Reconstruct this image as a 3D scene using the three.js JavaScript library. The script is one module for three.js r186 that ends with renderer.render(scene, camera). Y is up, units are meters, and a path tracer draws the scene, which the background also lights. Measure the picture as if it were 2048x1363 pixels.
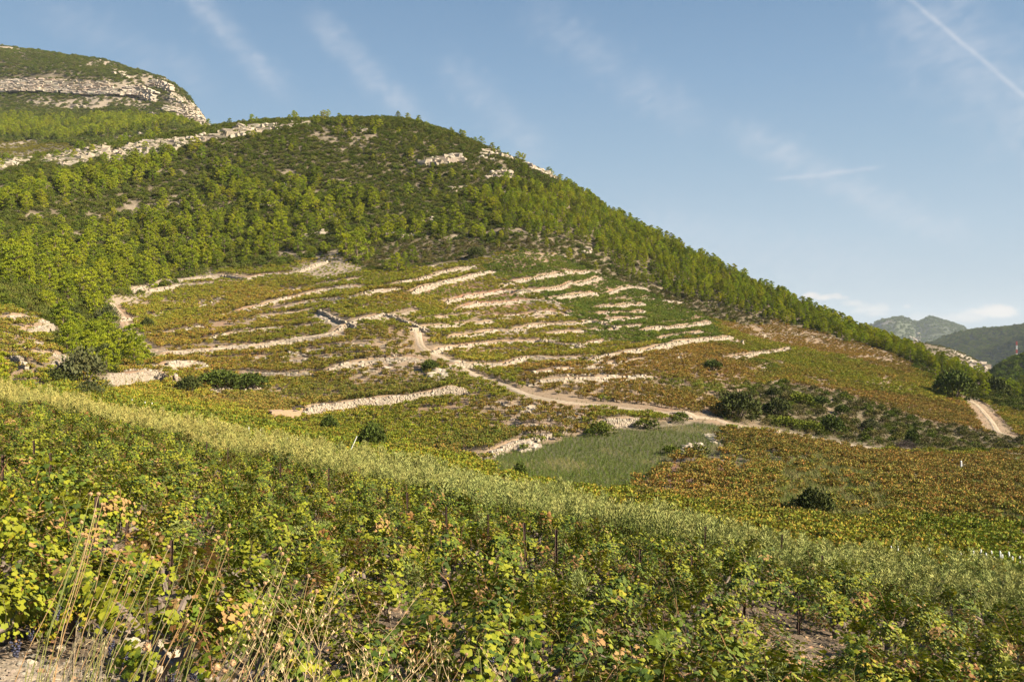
import * as THREE from 'three';
import { mergeGeometries } from 'three/addons/utils/BufferGeometryUtils.js';

// ------------------------------------------------------------------ camera, sky, sun, exposure
const F = 1700, CX = 1024, CY = 681.5;           // focal length and centre, in pixels of the 2048 x 1363 photograph
const scene = new THREE.Scene();
const camera = new THREE.PerspectiveCamera(2 * Math.atan(CY / F) * 180 / Math.PI, 2048 / 1363, 0.1, 30000);
camera.position.set(0, 0, 0);
camera.lookAt(0, 0, -1);
const renderer = new THREE.WebGLRenderer({ antialias: true });
renderer.setSize(1024, 681);
renderer.toneMapping = THREE.LinearToneMapping;
const EXPOSURE = 3.1;
renderer.toneMappingExposure = EXPOSURE;
renderer.shadowMap.enabled = true;
const SUN = new THREE.Vector3(0.80, 0.51, 0.28).normalize();
const sun = new THREE.DirectionalLight(new THREE.Color(1.0, 0.875, 0.66), 5.0);
sun.name = 'sun';
sun.position.copy(SUN).multiplyScalar(600).add(new THREE.Vector3(0, 0, -150));
sun.target.position.set(0, 0, -150);
sun.castShadow = true;
sun.shadow.camera.left = -420; sun.shadow.camera.right = 420; sun.shadow.camera.top = 420; sun.shadow.camera.bottom = -420;
sun.shadow.camera.near = 1; sun.shadow.camera.far = 1800; sun.shadow.mapSize.set(4096, 4096);
scene.add(sun, sun.target);

// ------------------------------------------------------------------ random numbers and noise
let rs = 12345;
const seed = (s) => { rs = s | 0; };
const rnd = () => { rs = (rs + 0x6d2b79f5) | 0; let t = Math.imul(rs ^ (rs >>> 15), 1 | rs); t = (t + Math.imul(t ^ (t >>> 7), 61 | t)) ^ t; return ((t ^ (t >>> 14)) >>> 0) / 4294967296; };
const rr = (a, b) => a + (b - a) * rnd();
const pick = (a) => a[Math.floor(rnd() * a.length) % a.length];
const lerp = (a, b, t) => a + (b - a) * t, clamp = (x, a = 0, b = 1) => Math.min(b, Math.max(a, x));
const smooth = (a, b, x) => { const t = clamp((x - a) / (b - a)); return t * t * (3 - 2 * t); };
function hash2(ix, iy) { let h = Math.imul(ix, 374761393) ^ Math.imul(iy, 668265263); h = Math.imul(h ^ (h >>> 13), 1274126177); return ((h ^ (h >>> 16)) >>> 0) / 4294967296; }
function noise(x, y) {
  const ix = Math.floor(x), iy = Math.floor(y), fx = x - ix, fy = y - iy, u = fx * fx * (3 - 2 * fx), v = fy * fy * (3 - 2 * fy);
  return lerp(lerp(hash2(ix, iy), hash2(ix + 1, iy), u), lerp(hash2(ix, iy + 1), hash2(ix + 1, iy + 1), u), v);
}
function fbm(x, y, n = 4) { let s = 0, a = 0.5, t = 0; for (let i = 0; i < n; i++) { s += a * noise(x + i * 17.3, y - i * 9.1); t += a; a *= 0.5; x *= 2.03; y *= 2.03; } return s / t; }

// ------------------------------------------------------------------ the sky: blue air, thin cirrus, vapour trails, low cumulus
{
  const W = 4096, H = 2048, data = new Float32Array(W * H * 4);
  const lin = (c) => c.map((v) => { v /= 255; return v <= 0.04045 ? v / 12.92 : ((v + 0.055) / 1.055) ** 2.4; });
  const stops = [[0, [188, 202, 213]], [3, [186, 203, 216]], [7, [174, 198, 217]], [12, [152, 183, 209]], [17, [131, 167, 201]], [22, [113, 151, 189]], [40, [88, 130, 180]], [90, [70, 108, 160]]].map(([e, c]) => [e, lin(c)]);
  const dirOf = (px, py) => { const az = Math.atan((px - CX) / F), el = Math.atan(((CY - py) / F) * Math.cos(az)); return [az * 57.29578, el * 57.29578]; };
  // streaks of ice cloud: points in degrees of azimuth and height, half width in degrees, density, kind (0 wispy, 1 crisp trail)
  const P = (pts) => pts.map((p) => dirOf(p[0], p[1]));
  const streaks = [
    [P([[300, -110], [420, 35], [500, 115], [600, 215]]), 0.85, 0.36, 0],
    [P([[590, 0], [720, 128], [780, 190], [870, 275]]), 0.95, 0.34, 0],
    [P([[1740, -60], [1830, 5], [1900, 65], [1990, 140], [2060, 200], [2200, 320]]), 0.13, 0.5, 1],
    [P([[1740, -30], [1900, 85], [2060, 215], [2200, 330]]), 2.6, 0.34, 0],
    [P([[1520, 360], [1640, 350], [1720, 339], [1790, 329]]), 0.14, 0.42, 1],
    [P([[1420, 235], [1560, 300], [1640, 350], [1740, 400], [1840, 442], [2000, 490]]), 1.0, 0.34, 0],
    [P([[860, 100], [960, 190], [1060, 290], [1120, 350]]), 1.2, 0.22, 0],
    [P([[1020, -20], [1160, 90], [1300, 190], [1450, 280]]), 1.4, 0.2, 0],
    [P([[20, -20], [180, 60], [340, 130], [460, 200]]), 1.2, 0.16, 0],
    [P([[1200, 420], [1500, 500], [1900, 560]]), 1.8, 0.2, 0],
  ];
  seed(77);
  for (let i = 0; i < 26; i++) {                       // the same thin cirrus goes on round the rest of the sky
    const az = 45 + i * 10.4 + rr(-4, 4), el = rr(6, 55), l = rr(5, 14), s = rr(0.5, 1.2);
    streaks.push([[[az, el], [az + l * 0.5, el - l * 0.5 * s], [az + l, el - l * s]], rr(0.8, 2.6), rr(0.1, 0.38), 0]);
  }
  const puffs = [];                                    // far cumulus along the horizon, all the way round
  for (const [px, py, w, n] of [[1612, 592, 24, 6], [1662, 596, 26, 7], [1735, 622, 40, 4], [1760, 630, 22, 4], [1960, 624, 22, 5], [2025, 626, 50, 8], [1700, 610, 26, 3], [1890, 640, 60, 4], [1830, 612, 20, 2]]) {
    const [az, el] = dirOf(px, py), sc = 57.3 / F;
    for (let k = 0; k < n; k++) puffs.push([az + rr(-1, 1) * w * sc * 0.8, el + rr(-0.1, 0.3) * w * 0.4 * sc, w * sc * rr(0.3, 0.55), w * sc * rr(0.16, 0.30), rr(0.5, 0.95) * (n > 4 ? 1 : 0.5)]);
  }
  for (let i = 0; i < 60; i++) { const az = rr(40, 320), el = rr(0.8, 4); for (let k = 0; k < 5; k++) puffs.push([az + rr(-1, 1), el + rr(-0.1, 0.2), rr(0.3, 0.7), rr(0.15, 0.35), rr(0.2, 0.7)]); }
  const box = streaks.map(([pts, w]) => [Math.min(...pts.map((p) => p[0])) - w * 2.4, Math.max(...pts.map((p) => p[0])) + w * 2.4, Math.min(...pts.map((p) => p[1])) - w * 2.4, Math.max(...pts.map((p) => p[1])) + w * 2.4]);
  const white = lin([214, 220, 230]), puffc = lin([236, 230, 226]);
  const half = H / 2;
  for (let r = 0; r < H; r++) {
    const el = ((r + 0.5) / H - 0.5) * 180;
    let base;
    if (el <= 0) base = lin([140, 130, 112]).map((v) => v * 0.5);
    else { let k = 0; while (k < stops.length - 2 && el > stops[k + 1][0]) k++; const t = clamp((el - stops[k][0]) / (stops[k + 1][0] - stops[k][0])); base = [0, 1, 2].map((c) => lerp(stops[k][1][c], stops[k + 1][1][c], t)); }
    const rowS = [], rowP = [];
    if (el > 0) { box.forEach((b, i) => { if (el > b[2] && el < b[3]) rowS.push(i); }); puffs.forEach((p, i) => { if (Math.abs(el - p[1]) < p[3] * 2.2) rowP.push(i); }); }
    for (let c = 0; c < W; c++) {
      let az = ((c + 0.5) / W - 0.5) * 360 + 90; if (az > 320) az -= 360; if (az < -40) az += 360;
      let a = 0, pa = 0;
      if (el > 0) {
        for (const i of rowS) {
          const b = box[i]; if (az < b[0] || az > b[1]) continue;
          const [pts, w, dens, crisp] = streaks[i];
          let best = 1e9, along = 0, acc = 0, bt = 0;
          const wob = crisp ? 0.03 : w * 0.35, qx = az + wob * (noise(az * 1.7, el * 1.7) - 0.5) * 2, qy = el + wob * (noise(az * 1.7 + 40, el * 1.7) - 0.5) * 2;
          let total = 0; for (let k = 0; k < pts.length - 1; k++) total += Math.hypot(pts[k + 1][0] - pts[k][0], pts[k + 1][1] - pts[k][1]);
          for (let k = 0; k < pts.length - 1; k++) {
            const dx = pts[k + 1][0] - pts[k][0], dy = pts[k + 1][1] - pts[k][1], L = Math.hypot(dx, dy), t = clamp(((qx - pts[k][0]) * dx + (qy - pts[k][1]) * dy) / (L * L));
            const d = Math.hypot(qx - pts[k][0] - dx * t, qy - pts[k][1] - dy * t);
            if (d < best) { best = d; along = acc + t * L; bt = Math.atan2(dy, dx); }
            acc += L;
          }
          const u = along / total, ends = smooth(0, 0.25, u) * smooth(1, 0.75, u);
          let v = Math.exp(-((best / w) ** 2) * 1.4) * ends * dens;
          if (crisp) v *= 0.65 + 0.5 * noise(along * 2.2, i); else { const ca = Math.cos(bt + 0.9), sa = Math.sin(bt + 0.9), sx = az * ca + el * sa, sy = -az * sa + el * ca; v *= clamp(0.25 + 1.1 * fbm(sx * 0.8, sy * 2.6, 5) * (0.6 + 0.8 * fbm(az * 0.5 + 9, el * 0.5, 3)) - 0.1, 0, 1.2); }
          a = 1 - (1 - a) * (1 - clamp(v));
        }
        for (const i of rowP) { const p = puffs[i], x = (az - p[0]) / p[2], y = (el - p[1]) / p[3]; const q = x * x + y * y * (y < 0 ? 3 : 1); if (q < 4) { const v = p[4] * smooth(1.25, 0.35, q + 1.1 * (fbm(az * 6, el * 9, 4) - 0.5)); pa = 1 - (1 - pa) * (1 - v * 0.9); } }
        a = clamp(a + 0.05 * smooth(2, 8, el));
      }
      const o = (r * W + c) * 4;
      for (let k = 0; k < 3; k++) data[o + k] = lerp(lerp(base[k], white[k], a), puffc[k], pa) / EXPOSURE;
      data[o + 3] = 1;
    }
  }
  const t = new THREE.DataTexture(data, W, H, THREE.RGBAFormat, THREE.FloatType);
  t.mapping = THREE.EquirectangularReflectionMapping; t.magFilter = t.minFilter = THREE.LinearFilter; t.needsUpdate = true;
  scene.background = t; scene.environment = t;
}
scene.fog = new THREE.FogExp2(new THREE.Color(0.72, 0.82, 0.95), 0.00005);

// ------------------------------------------------------------------ helpers
const names = new Map();
function numbered(n) { const k = names.get(n) || 0; names.set(n, k + 1); return k ? n + '_' + String(k).padStart(3, '0') : n; }
function tag(o, label, category, group, kind) {
  if (label) o.userData.label = label; if (category) o.userData.category = category;
  if (group) o.userData.group = group; if (kind) o.userData.kind = kind;
  return o;
}
function shade(o) { o.traverse((m) => { if (m.isMesh) { m.castShadow = true; m.receiveShadow = true; } }); return o; }
function top(o, name) { o.name = numbered(name); scene.add(o); return shade(o); }
function mesh(name, geo, mat, parent) { const m = new THREE.Mesh(geo, mat); m.name = name; if (parent) parent.add(m); return m; }
class GB {                                             // triangles with a colour each
  constructor() { this.p = []; this.c = []; this.u = []; }
  tri(a, b, c, col) { this.p.push(a[0], a[1], a[2], b[0], b[1], b[2], c[0], c[1], c[2]); for (let i = 0; i < 3; i++) this.c.push(col[0], col[1], col[2]); }
  quad(a, b, c, d, col) { this.tri(a, b, c, col); this.tri(a, c, d, col); }
  build() {
    const g = new THREE.BufferGeometry();
    g.setAttribute('position', new THREE.Float32BufferAttribute(this.p, 3));
    g.setAttribute('color', new THREE.Float32BufferAttribute(this.c, 3));
    const n = this.p.length / 3, uv = new Float32Array(n * 2); for (let i = 0; i < n; i++) { uv[i * 2] = this.p[i * 3] + this.p[i * 3 + 2]; uv[i * 2 + 1] = this.p[i * 3 + 1] + this.p[i * 3 + 2] * 0.3; }
    g.setAttribute('uv', new THREE.Float32BufferAttribute(uv, 2));
    g.computeVertexNormals(); return g;
  }
}
const vary = (c, k) => { const f = 1 + rr(-k, k); return [c[0] * f * (1 + rr(-k, k) * 0.3), c[1] * f, c[2] * f * (1 + rr(-k, k) * 0.4)]; };
const V = (x, y, z) => new THREE.Vector3(x, y, z);
function basis(n) { const a = Math.abs(n[1]) < 0.9 ? [0, 1, 0] : [1, 0, 0]; const t = norm(cross(a, n)); return [t, cross(n, t)]; }
const cross = (a, b) => [a[1] * b[2] - a[2] * b[1], a[2] * b[0] - a[0] * b[2], a[0] * b[1] - a[1] * b[0]];
const norm = (a) => { const l = Math.hypot(a[0], a[1], a[2]) || 1; return [a[0] / l, a[1] / l, a[2] / l]; };
const ball = () => { const z = rr(-1, 1), t = rr(0, Math.PI * 2), r = Math.sqrt(1 - z * z); return [r * Math.cos(t), z, r * Math.sin(t)]; };
function tube(gb, pts, rads, sides, col, k = 0.12) {   // a tapered, kinked stem
  let prev = null;
  for (let i = 0; i < pts.length; i++) {
    const a = pts[Math.max(0, i - 1)], b = pts[Math.min(pts.length - 1, i + 1)], d = norm([b[0] - a[0], b[1] - a[1], b[2] - a[2]]), [t, s] = basis(d);
    const ring = []; for (let j = 0; j < sides; j++) { const q = j / sides * Math.PI * 2, r = rads[i] * (1 + rr(-k, k)); ring.push([pts[i][0] + (t[0] * Math.cos(q) + s[0] * Math.sin(q)) * r, pts[i][1] + (t[1] * Math.cos(q) + s[1] * Math.sin(q)) * r, pts[i][2] + (t[2] * Math.cos(q) + s[2] * Math.sin(q)) * r]); }
    if (prev) for (let j = 0; j < sides; j++) gb.quad(prev[j], prev[(j + 1) % sides], ring[(j + 1) % sides], ring[j], vary(col, 0.12));
    prev = ring;
  }
  const e = pts[pts.length - 1]; for (let j = 0; j < sides; j++) gb.tri(prev[j], prev[(j + 1) % sides], e, col);
}
function stone(gb, c, sx, sy, sz, turn, col, jit = 0.22, tilt = 0) {   // a rough, chipped block: 12 faces
  const ct = Math.cos(turn), st = Math.sin(turn), v = [];
  for (let i = 0; i < 8; i++) {
    let x = (i & 1 ? 1 : -1) * sx * (1 + rr(-jit, jit * 0.6)), y = (i & 2 ? 1 : -1) * sy * (1 + rr(-jit, jit * 0.6)), z = (i & 4 ? 1 : -1) * sz * (1 + rr(-jit, jit * 0.6));
    y += x * tilt; v.push([c[0] + x * ct + z * st, c[1] + y, c[2] - x * st + z * ct]);
  }
  for (const [a, b, d, e] of [[0, 1, 3, 2], [5, 4, 6, 7], [4, 0, 2, 6], [1, 5, 7, 3], [2, 3, 7, 6], [4, 5, 1, 0]]) gb.quad(v[a], v[b], v[d], v[e], vary(col, 0.1));
}
function rock(gb, c, r, sq, col, det = 1, rough = 0.28) {               // a lumpy boulder
  const g = new THREE.IcosahedronGeometry(1, det), p = g.attributes.position, o = rr(0, 99), ph = new Map();
  const at = (i) => { const x = p.getX(i), y = p.getY(i), z = p.getZ(i), key = Math.round(x * 99) + ',' + Math.round(y * 99) + ',' + Math.round(z * 99); if (!ph.has(key)) { const f = 1 + (fbm(x * 1.5 + o, y * 1.5 + z * 1.7 + o, 2) - 0.5) * 2 * rough + rr(-rough, rough) * 0.4; ph.set(key, [c[0] + x * r * f, c[1] + y * r * f * sq, c[2] + z * r * f]); } return ph.get(key); };
  for (let i = 0; i < p.count; i += 3) gb.tri(at(i), at(i + 1), at(i + 2), vary(col, 0.08));
}

// ------------------------------------------------------------------ materials
function noiseTex(n, fn, srgb) {
  const d = new Uint8Array(n * n * 4);
  for (let y = 0; y < n; y++) for (let x = 0; x < n; x++) { const v = fn(x / n, y / n), o = (y * n + x) * 4; for (let k = 0; k < 3; k++) d[o + k] = clamp(Array.isArray(v) ? v[k] : v) * 255; d[o + 3] = 255; }
  const t = new THREE.DataTexture(d, n, n); t.wrapS = t.wrapT = THREE.RepeatWrapping; t.magFilter = THREE.LinearFilter; t.minFilter = THREE.LinearMipmapLinearFilter; t.generateMipmaps = true; t.needsUpdate = true; return t;
}
const wrapNoise = (u, v, f, s) => { const a = (x, y) => noise(x * f + s, y * f + s); const wx = smooth(0.85, 1, u), wy = smooth(0.85, 1, v); return lerp(lerp(a(u, v), a(u - 1, v), wx), lerp(a(u, v - 1), a(u - 1, v - 1), wx), wy); };
const grit = noiseTex(512, (u, v) => { const c = wrapNoise(u, v, 7, 3) * 0.4 + wrapNoise(u, v, 31, 11) * 0.35 + wrapNoise(u, v, 120, 5) * 0.5, sp = wrapNoise(u, v, 90, 47) > 0.78 ? 0.22 : 0; return [0.36 + 0.44 * c + sp, 0.36 + 0.43 * c + sp, 0.37 + 0.41 * c + sp]; });
const gritBump = noiseTex(512, (u, v) => wrapNoise(u, v, 40, 9) * 0.6 + wrapNoise(u, v, 130, 2) * 0.4);
const rockTex = noiseTex(256, (u, v) => { const c = wrapNoise(u, v, 6, 1) * 0.4 + wrapNoise(u, v, 22, 8) * 0.4 + wrapNoise(u, v, 70, 4) * 0.35; return 0.42 + 0.5 * c; });
const std = (o) => new THREE.MeshStandardMaterial({ roughness: 1, metalness: 0, vertexColors: true, ...o });
const M = {
  ground: std({ map: grit, bumpMap: gritBump, bumpScale: 0.05 }),
  stone: std({ map: rockTex, bumpMap: rockTex, bumpScale: 0.03, roughness: 0.95 }),
  pine: new THREE.MeshPhysicalMaterial({ vertexColors: true, roughness: 0.9, specularIntensity: 0.25, transmission: 0.2, thickness: 0, side: THREE.DoubleSide }),
  shrub: new THREE.MeshPhysicalMaterial({ vertexColors: true, roughness: 0.9, specularIntensity: 0.25, side: THREE.DoubleSide }),
  leaf: new THREE.MeshPhysicalMaterial({ vertexColors: true, roughness: 0.7, specularIntensity: 0.35, transmission: 0.28, thickness: 0, side: THREE.DoubleSide }),
  farleaf: new THREE.MeshPhysicalMaterial({ vertexColors: true, roughness: 0.9, specularIntensity: 0.2, transmission: 0.2, thickness: 0, side: THREE.DoubleSide }),
  bark: std({ roughness: 0.95, map: rockTex, bumpMap: rockTex, bumpScale: 0.02 }),
  dry: new THREE.MeshPhysicalMaterial({ vertexColors: true, roughness: 0.9, specularIntensity: 0.2, side: THREE.DoubleSide }),
  grape: std({ roughness: 0.5 }),
  rust: new THREE.MeshStandardMaterial({ map: noiseTex(128, (u, v) => { const c = wrapNoise(u, v, 9, 1) * 0.6 + wrapNoise(u, v, 33, 4) * 0.5; return [0.15 + 0.13 * c, 0.10 + 0.08 * c, 0.08 + 0.05 * c]; }), roughness: 0.85, metalness: 0.1 }),
  white: new THREE.MeshStandardMaterial({ color: new THREE.Color(0.72, 0.72, 0.70), roughness: 0.6 }),
  concrete: std({ map: grit, roughness: 0.95 }),
};
M.rust.map.colorSpace = THREE.SRGBColorSpace;

// ------------------------------------------------------------------ land forms
function pchip(xs, ys) {                                // monotone curve through points
  const n = xs.length, d = [], m = [];
  for (let i = 0; i < n - 1; i++) d.push((ys[i + 1] - ys[i]) / (xs[i + 1] - xs[i]));
  m[0] = d[0]; m[n - 1] = d[n - 2];
  for (let i = 1; i < n - 1; i++) { if (d[i - 1] * d[i] <= 0) m[i] = 0; else { const h0 = xs[i] - xs[i - 1], h1 = xs[i + 1] - xs[i], w1 = 2 * h1 + h0, w2 = h1 + 2 * h0; m[i] = (w1 + w2) / (w1 / d[i - 1] + w2 / d[i]); } }
  return (x) => {
    if (x <= xs[0]) return ys[0]; if (x >= xs[n - 1]) return ys[n - 1];
    let i = 0; while (x > xs[i + 1]) i++;
    const h = xs[i + 1] - xs[i], t = (x - xs[i]) / h, a = t * t, b = a * t;
    return (2 * b - 3 * a + 1) * ys[i] + (b - 2 * a + t) * h * m[i] + (-2 * b + 3 * a) * ys[i + 1] + (b - a) * h * m[i + 1];
  };
}
// Land surveyed along bearings: for each bearing (b = easting per 1700 m of northing, offset by 1024) a profile of distance and height.
class Land {
  constructor(bear, rows, extra) {                      // rows: [distance[], sight[] or null, height[]]
    this.b0 = bear[0]; this.b1 = bear[bear.length - 1]; this.nb = 420; this.nd = 900;
    const D = rows.map((r) => pchip(bear, r[0])), Hh = rows.map((r) => pchip(bear, r[2] || r[1].map((y, i) => (CY - y) / F * r[0][i])));
    this.d0 = Math.min(...rows[0][0]); this.d1 = Math.max(...rows[rows.length - 1][0]); this.L = Math.log(this.d1 / this.d0);
    this.t = new Float32Array(this.nb * this.nd);
    for (let i = 0; i < this.nb; i++) {
      const b = lerp(this.b0, this.b1, i / (this.nb - 1)), f = pchip(D.map((g) => g(b)), Hh.map((g) => g(b)));
      for (let j = 0; j < this.nd; j++) this.t[i * this.nd + j] = f(this.d0 * Math.exp(this.L * j / (this.nd - 1)));
    }
    this.extra = extra;
  }
  base(x, z) {
    const d = Math.max(this.d0, -z), b = x / d * F + CX;
    const u = clamp((b - this.b0) / (this.b1 - this.b0), 0, 0.99999) * (this.nb - 1), v = clamp(Math.log(d / this.d0) / this.L, 0, 0.99999) * (this.nd - 1), i = Math.floor(u), j = Math.floor(v), fu = u - i, fv = v - j, k = i * this.nd + j;
    return lerp(lerp(this.t[k], this.t[k + 1], fv), lerp(this.t[k + this.nd], this.t[k + this.nd + 1], fv), fu);
  }
  h(x, z) { return this.base(x, z) + (this.extra ? this.extra(x, z) : 0); }
  grad(x, z, e = 1.5) { return [(this.base(x + e, z) - this.base(x - e, z)) / (2 * e), (this.base(x, z + e) - this.base(x, z - e)) / (2 * e)]; }
  spot(px, py, dmin = 60, dmax = 1e9, up = 0) {         // where a line of sight meets the land
    let pd = dmin, pv = null, bv = 1e9, bd = dmin;
    for (let d = dmin; d < Math.min(this.d1, dmax); d *= 1.004) {
      const x = (px - CX) / F * d, y = this.h(x, -d) + up, v = CY - y / d * F - py;
      if (v <= 0) { const t = pv === null ? 0 : pv / (pv - v), dd = lerp(pd, d, t), xx = (px - CX) / F * dd; return [xx, this.h(xx, -dd), -dd]; }
      if (v < bv) { bv = v; bd = d; }
      pd = d; pv = v;
    }
    const xx = (px - CX) / F * bd; return [xx, this.h(xx, -bd), -bd];
  }
  build(b0, b1, nb, ds, color) {
    const n = ds.length, pos = new Float32Array(nb * n * 3), col = new Float32Array(nb * n * 3), uv = new Float32Array(nb * n * 2), idx = new Uint32Array((nb - 1) * (n - 1) * 6);
    for (let j = 0; j < n; j++) for (let i = 0; i < nb; i++) {
      const d = ds[j], x = (lerp(b0, b1, i / (nb - 1)) - CX) / F * d, z = -d, y = this.h(x, z), k = j * nb + i, c = color(x, y, z);
      pos.set([x, y, z], k * 3); col.set(c, k * 3); uv.set([x / 4, z / 4], k * 2);
    }
    let q = 0;
    for (let j = 0; j < n - 1; j++) for (let i = 0; i < nb - 1; i++) { const a = j * nb + i, b = a + nb; idx[q++] = a; idx[q++] = a + 1; idx[q++] = b + 1; idx[q++] = a; idx[q++] = b + 1; idx[q++] = b; }
    const g = new THREE.BufferGeometry(); g.setAttribute('position', new THREE.BufferAttribute(pos, 3)); g.setAttribute('color', new THREE.BufferAttribute(col, 3)); g.setAttribute('uv', new THREE.BufferAttribute(uv, 2)); g.setIndex(new THREE.BufferAttribute(idx, 1)); g.computeVertexNormals(); return g;
  }
}
const BEAR = [-600, 0, 256, 512, 768, 1024, 1280, 1536, 1792, 2048, 2600];
const all = (v) => BEAR.map(() => v);
const crestD = [340, 330, 360, 380, 390, 370, 335, 300, 270, 248, 236], crestY = [345, 335, 292, 252, 244, 324, 458, 583, 693, 786, 850];
const crestH = crestY.map((y, i) => (CY - y) / F * crestD[i]);
const hillRows = [
  [all(1), null, all(-1.8)],
  [all(4.6), null, all(-2.4)],
  [all(8), null, [-3.3, -3.35, -3.55, -3.8, -4.0, -4.2, -4.35, -4.5, -4.6, -4.7, -4.9]],
  [[75, 65, 55, 49, 41, 34, 31.5, 30, 28.5, 27.6, 26], [815, 825, 880, 945, 1003, 1066, 1114, 1168, 1226, 1285, 1390]],
  [[100, 88, 78, 72, 67, 62, 57, 53, 50, 48, 46], [770, 778, 832, 872, 930, 985, 1025, 1060, 1092, 1122, 1190]],
  [[115, 102, 100, 100, 95, 90, 87, 85, 85, 85, 85], [705, 722, 792, 836, 885, 915, 932, 945, 962, 980, 1020]],
  [[130, 116, 120, 122, 124, 125, 121, 118, 123, 130, 135], [640, 660, 755, 790, 795, 790, 815, 862, 895, 907, 930]],
  [[150, 136, 150, 155, 163, 166, 165, 160, 165, 170, 175], [570, 600, 700, 692, 655, 690, 705, 755, 795, 845, 885]],
  [[185, 166, 200, 230, 240, 245, 250, 236, 226, 215, 210], [520, 555, 592, 541, 520, 514, 592, 672, 728, 790, 850]],
  [[240, 222, 260, 285, 295, 300, 290, 266, 246, 230, 222], [440, 470, 452, 412, 392, 402, 512, 614, 704, 780, 848]],
  [crestD, crestY],
  [crestD.map((d) => d + 70), null, crestH.map((h) => h - 12)],
  [crestD.map((d) => d + 260), null, crestH.map((h) => Math.max(-32, h - 75))],
];
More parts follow.
